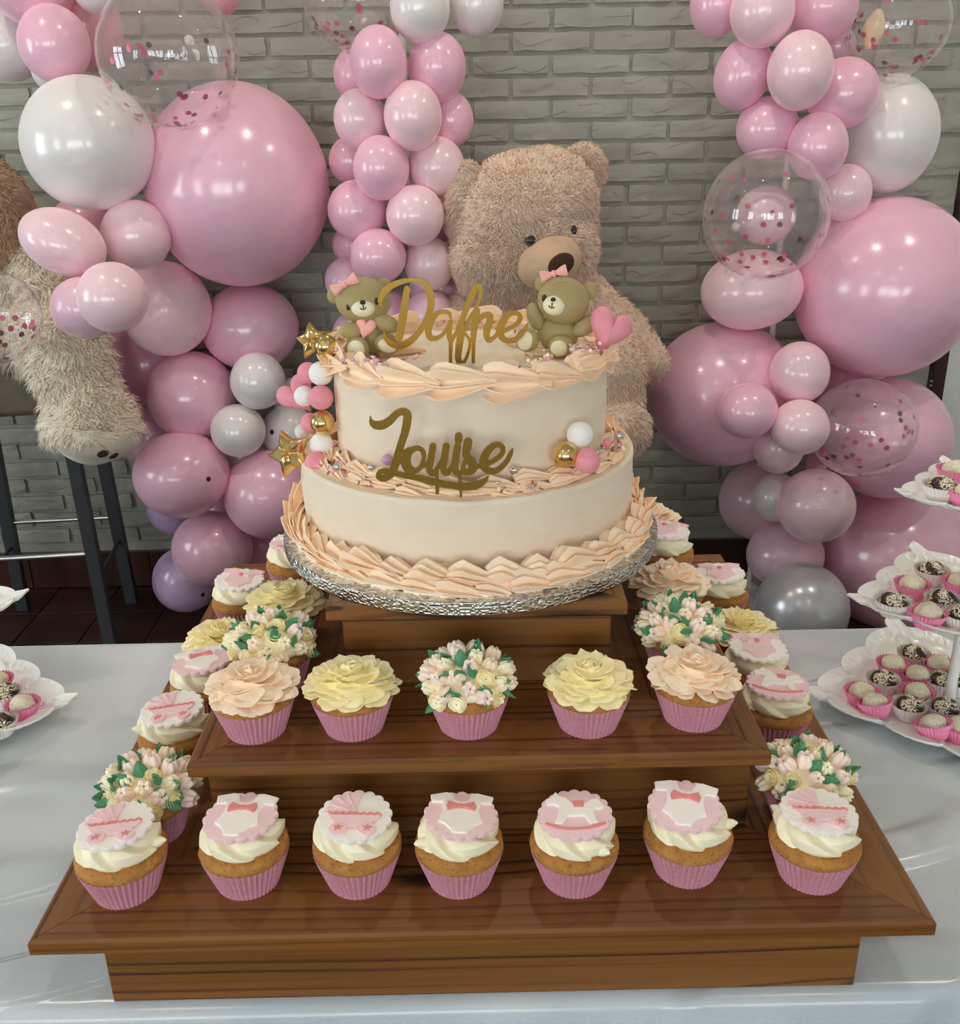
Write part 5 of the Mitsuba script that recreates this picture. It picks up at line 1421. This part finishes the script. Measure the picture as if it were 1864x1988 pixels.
head = blobs([ell(hc, (0.183, 0.172, 0.176), 56, 0, 0, 0), ell(at(985, 500, 2.00), (0.140, 0.13, 0.115), 44), ell(at(1060, 400, 2.03), (0.125, 0.14, 0.135), 44), ell(at(1092, 480, 1.99), (0.080, 0.11, 0.10), 40)], 0.02, 12)
hd = furry(bear, 'head', head, 'plush_brown', 70000, 0.019, 0.0015, 2, droop=0.35, clump=0.9)
er = blobs([ell(at(1128, 332, 2.09), (0.056, 0.028, 0.062), 32, 0, 25, 0)], 0.012, 2)
furry(bear, 'ear', er, 'plush_brown', 9000, 0.018, 0.0015, 3, clump=0.9)
el = blobs([ell(at(899, 385, 2.00), (0.036, 0.045, 0.088), 32, 0, 14, 18)], 0.012, 2)
furry(bear, 'ear', el, 'plush_brown', 9000, 0.018, 0.0015, 4, clump=0.9)
mzc = at(1064, 508, 1.885)
mz = blobs([ell(mzc, (0.082, 0.085, 0.062), 48, 0, -20, 8)], 0.015, 2)
m_ = put('muzzle', ply(mz, 'plush_velvet', smooth=True), hd)
p0, n0 = onmesh(mz, 1091, 514)
put('nose', ply(ball(3), 'plush_dark', smooth=True), hd, frame(p0 - n0 * 0.004, (math.cos(0.35), 0, math.sin(0.35)), n0) @ scl(0.0345, 0.0255, 0.012))
for (px, py, r, s) in ((1029.5, 467, 0.0135, 1.0), (1112, 450, 0.0115, 0.6)):
    p0, n0 = onmesh(head, px, py)
    if p0 is None: continue
    put('eye', ply(ball(3), 'black_gloss', smooth=True), hd, frame(p0 + n0 * 0.008, (1, 0, 0.1), n0) @ scl(r * s, r, 0.009))
mp = [onmesh(mz, a, b)[0] for a, b in ((1092, 536), (1088, 552), (1080, 562))]
mp = [q for q in mp if q is not None]
if len(mp) > 1: put('mouth_seam', ply(tube(mp, 0.0016, 6), 'plush_dark'), hd)

# the shaggy cream bear at the left edge
bear2 = thing('plush_bear', 'shaggy cream plush bear on the bar stool at the left photo edge', 'teddy bear')
body2 = blobs([ell(at(5, 600, 2.14), (0.195, 0.15, 0.19), 44), limb(at(70, 660, 2.06), 0.100, at(128, 668, 1.94), 0.094), limb(at(128, 668, 1.94), 0.094, at(158, 775, 1.90), 0.086),
               limb(at(158, 775, 1.90), 0.086, at(178, 822, 1.88), 0.108), ell(at(182, 835, 1.85), (0.112, 0.115, 0.066), 36, 0, 10, 0),
               limb(at(-70, 660, 2.06), 0.100, at(-120, 668, 1.94), 0.094), limb(at(-120, 668, 1.94), 0.094, at(-150, 790, 1.90), 0.086), ell(at(-165, 835, 1.85), (0.105, 0.115, 0.06), 36),
               limb(at(62, 525, 2.10), 0.075, at(112, 600, 2.02), 0.060), limb(at(-80, 520, 2.10), 0.075, at(-130, 620, 2.02), 0.060)], 0.022, 8)
sole = at(192, 868, 1.80)
furry(bear2, 'body', body2, 'plush_cream', 70000, 0.032, 0.0021, 5, droop=0.9, clump=1.2, keep=lambda p, n: ~((p[:, 2] < at(182, 836, 1.85)[2]) & (np.abs(p[:, 0] - at(182, 838, 1.85)[0]) < 0.16) & (n[:, 2] < 0.2)))
head2 = blobs([ell(at(-62, 420, 2.10), (0.150, 0.15, 0.165), 44)], 0.02, 4)
furry(bear2, 'head', head2, 'plush_tan', 40000, 0.026, 0.0017, 6, droop=0.8, clump=0.9)
# its sole: a pale gathered pad with dark toe prints
pd = lathe(spline([(0.0004, -0.058), (0.05, -0.054), (0.088, -0.036), (0.108, 0.000), (0.104, 0.030)], 5), 120, lambda R, TH, Z: (R * (1 + 0.018 * np.abs(np.sin(11 * TH + 2 * np.sin(3 * TH))) * np.clip((Z + 0.055) / 0.05, 0, 1)), TH, Z))
pq = at(186, 845, 1.838)
PM = tr(pq) @ rot('y', 8) @ rot('x', -8)
pad = put('sole', ply(pd, 'plush_white', smooth=True), bear2, PM, label='pale gathered sole')
pw = pd.copy(); pw.apply_transform(np.array(PM.matrix, float))
for (px, py, a, b) in ((200, 881, 0.0155, 0.0115), (221, 885, 0.0130, 0.0085)):
    p0, n0 = onmesh(pw, px, py)
    if p0 is not None:
        put('toe_print', ply(ball(2), 'plush_dark', smooth=True), pad, frame(p0, (1, 0, 0.35), n0) @ scl(a, b, 0.0045), label='dark brown toe print')


for key in [k for k in labels if labels[k].get('label')]:
    w = labels[key]['label'].split()
    if len(w) > 16: print('LONG', key, len(w), labels[key]['label'])
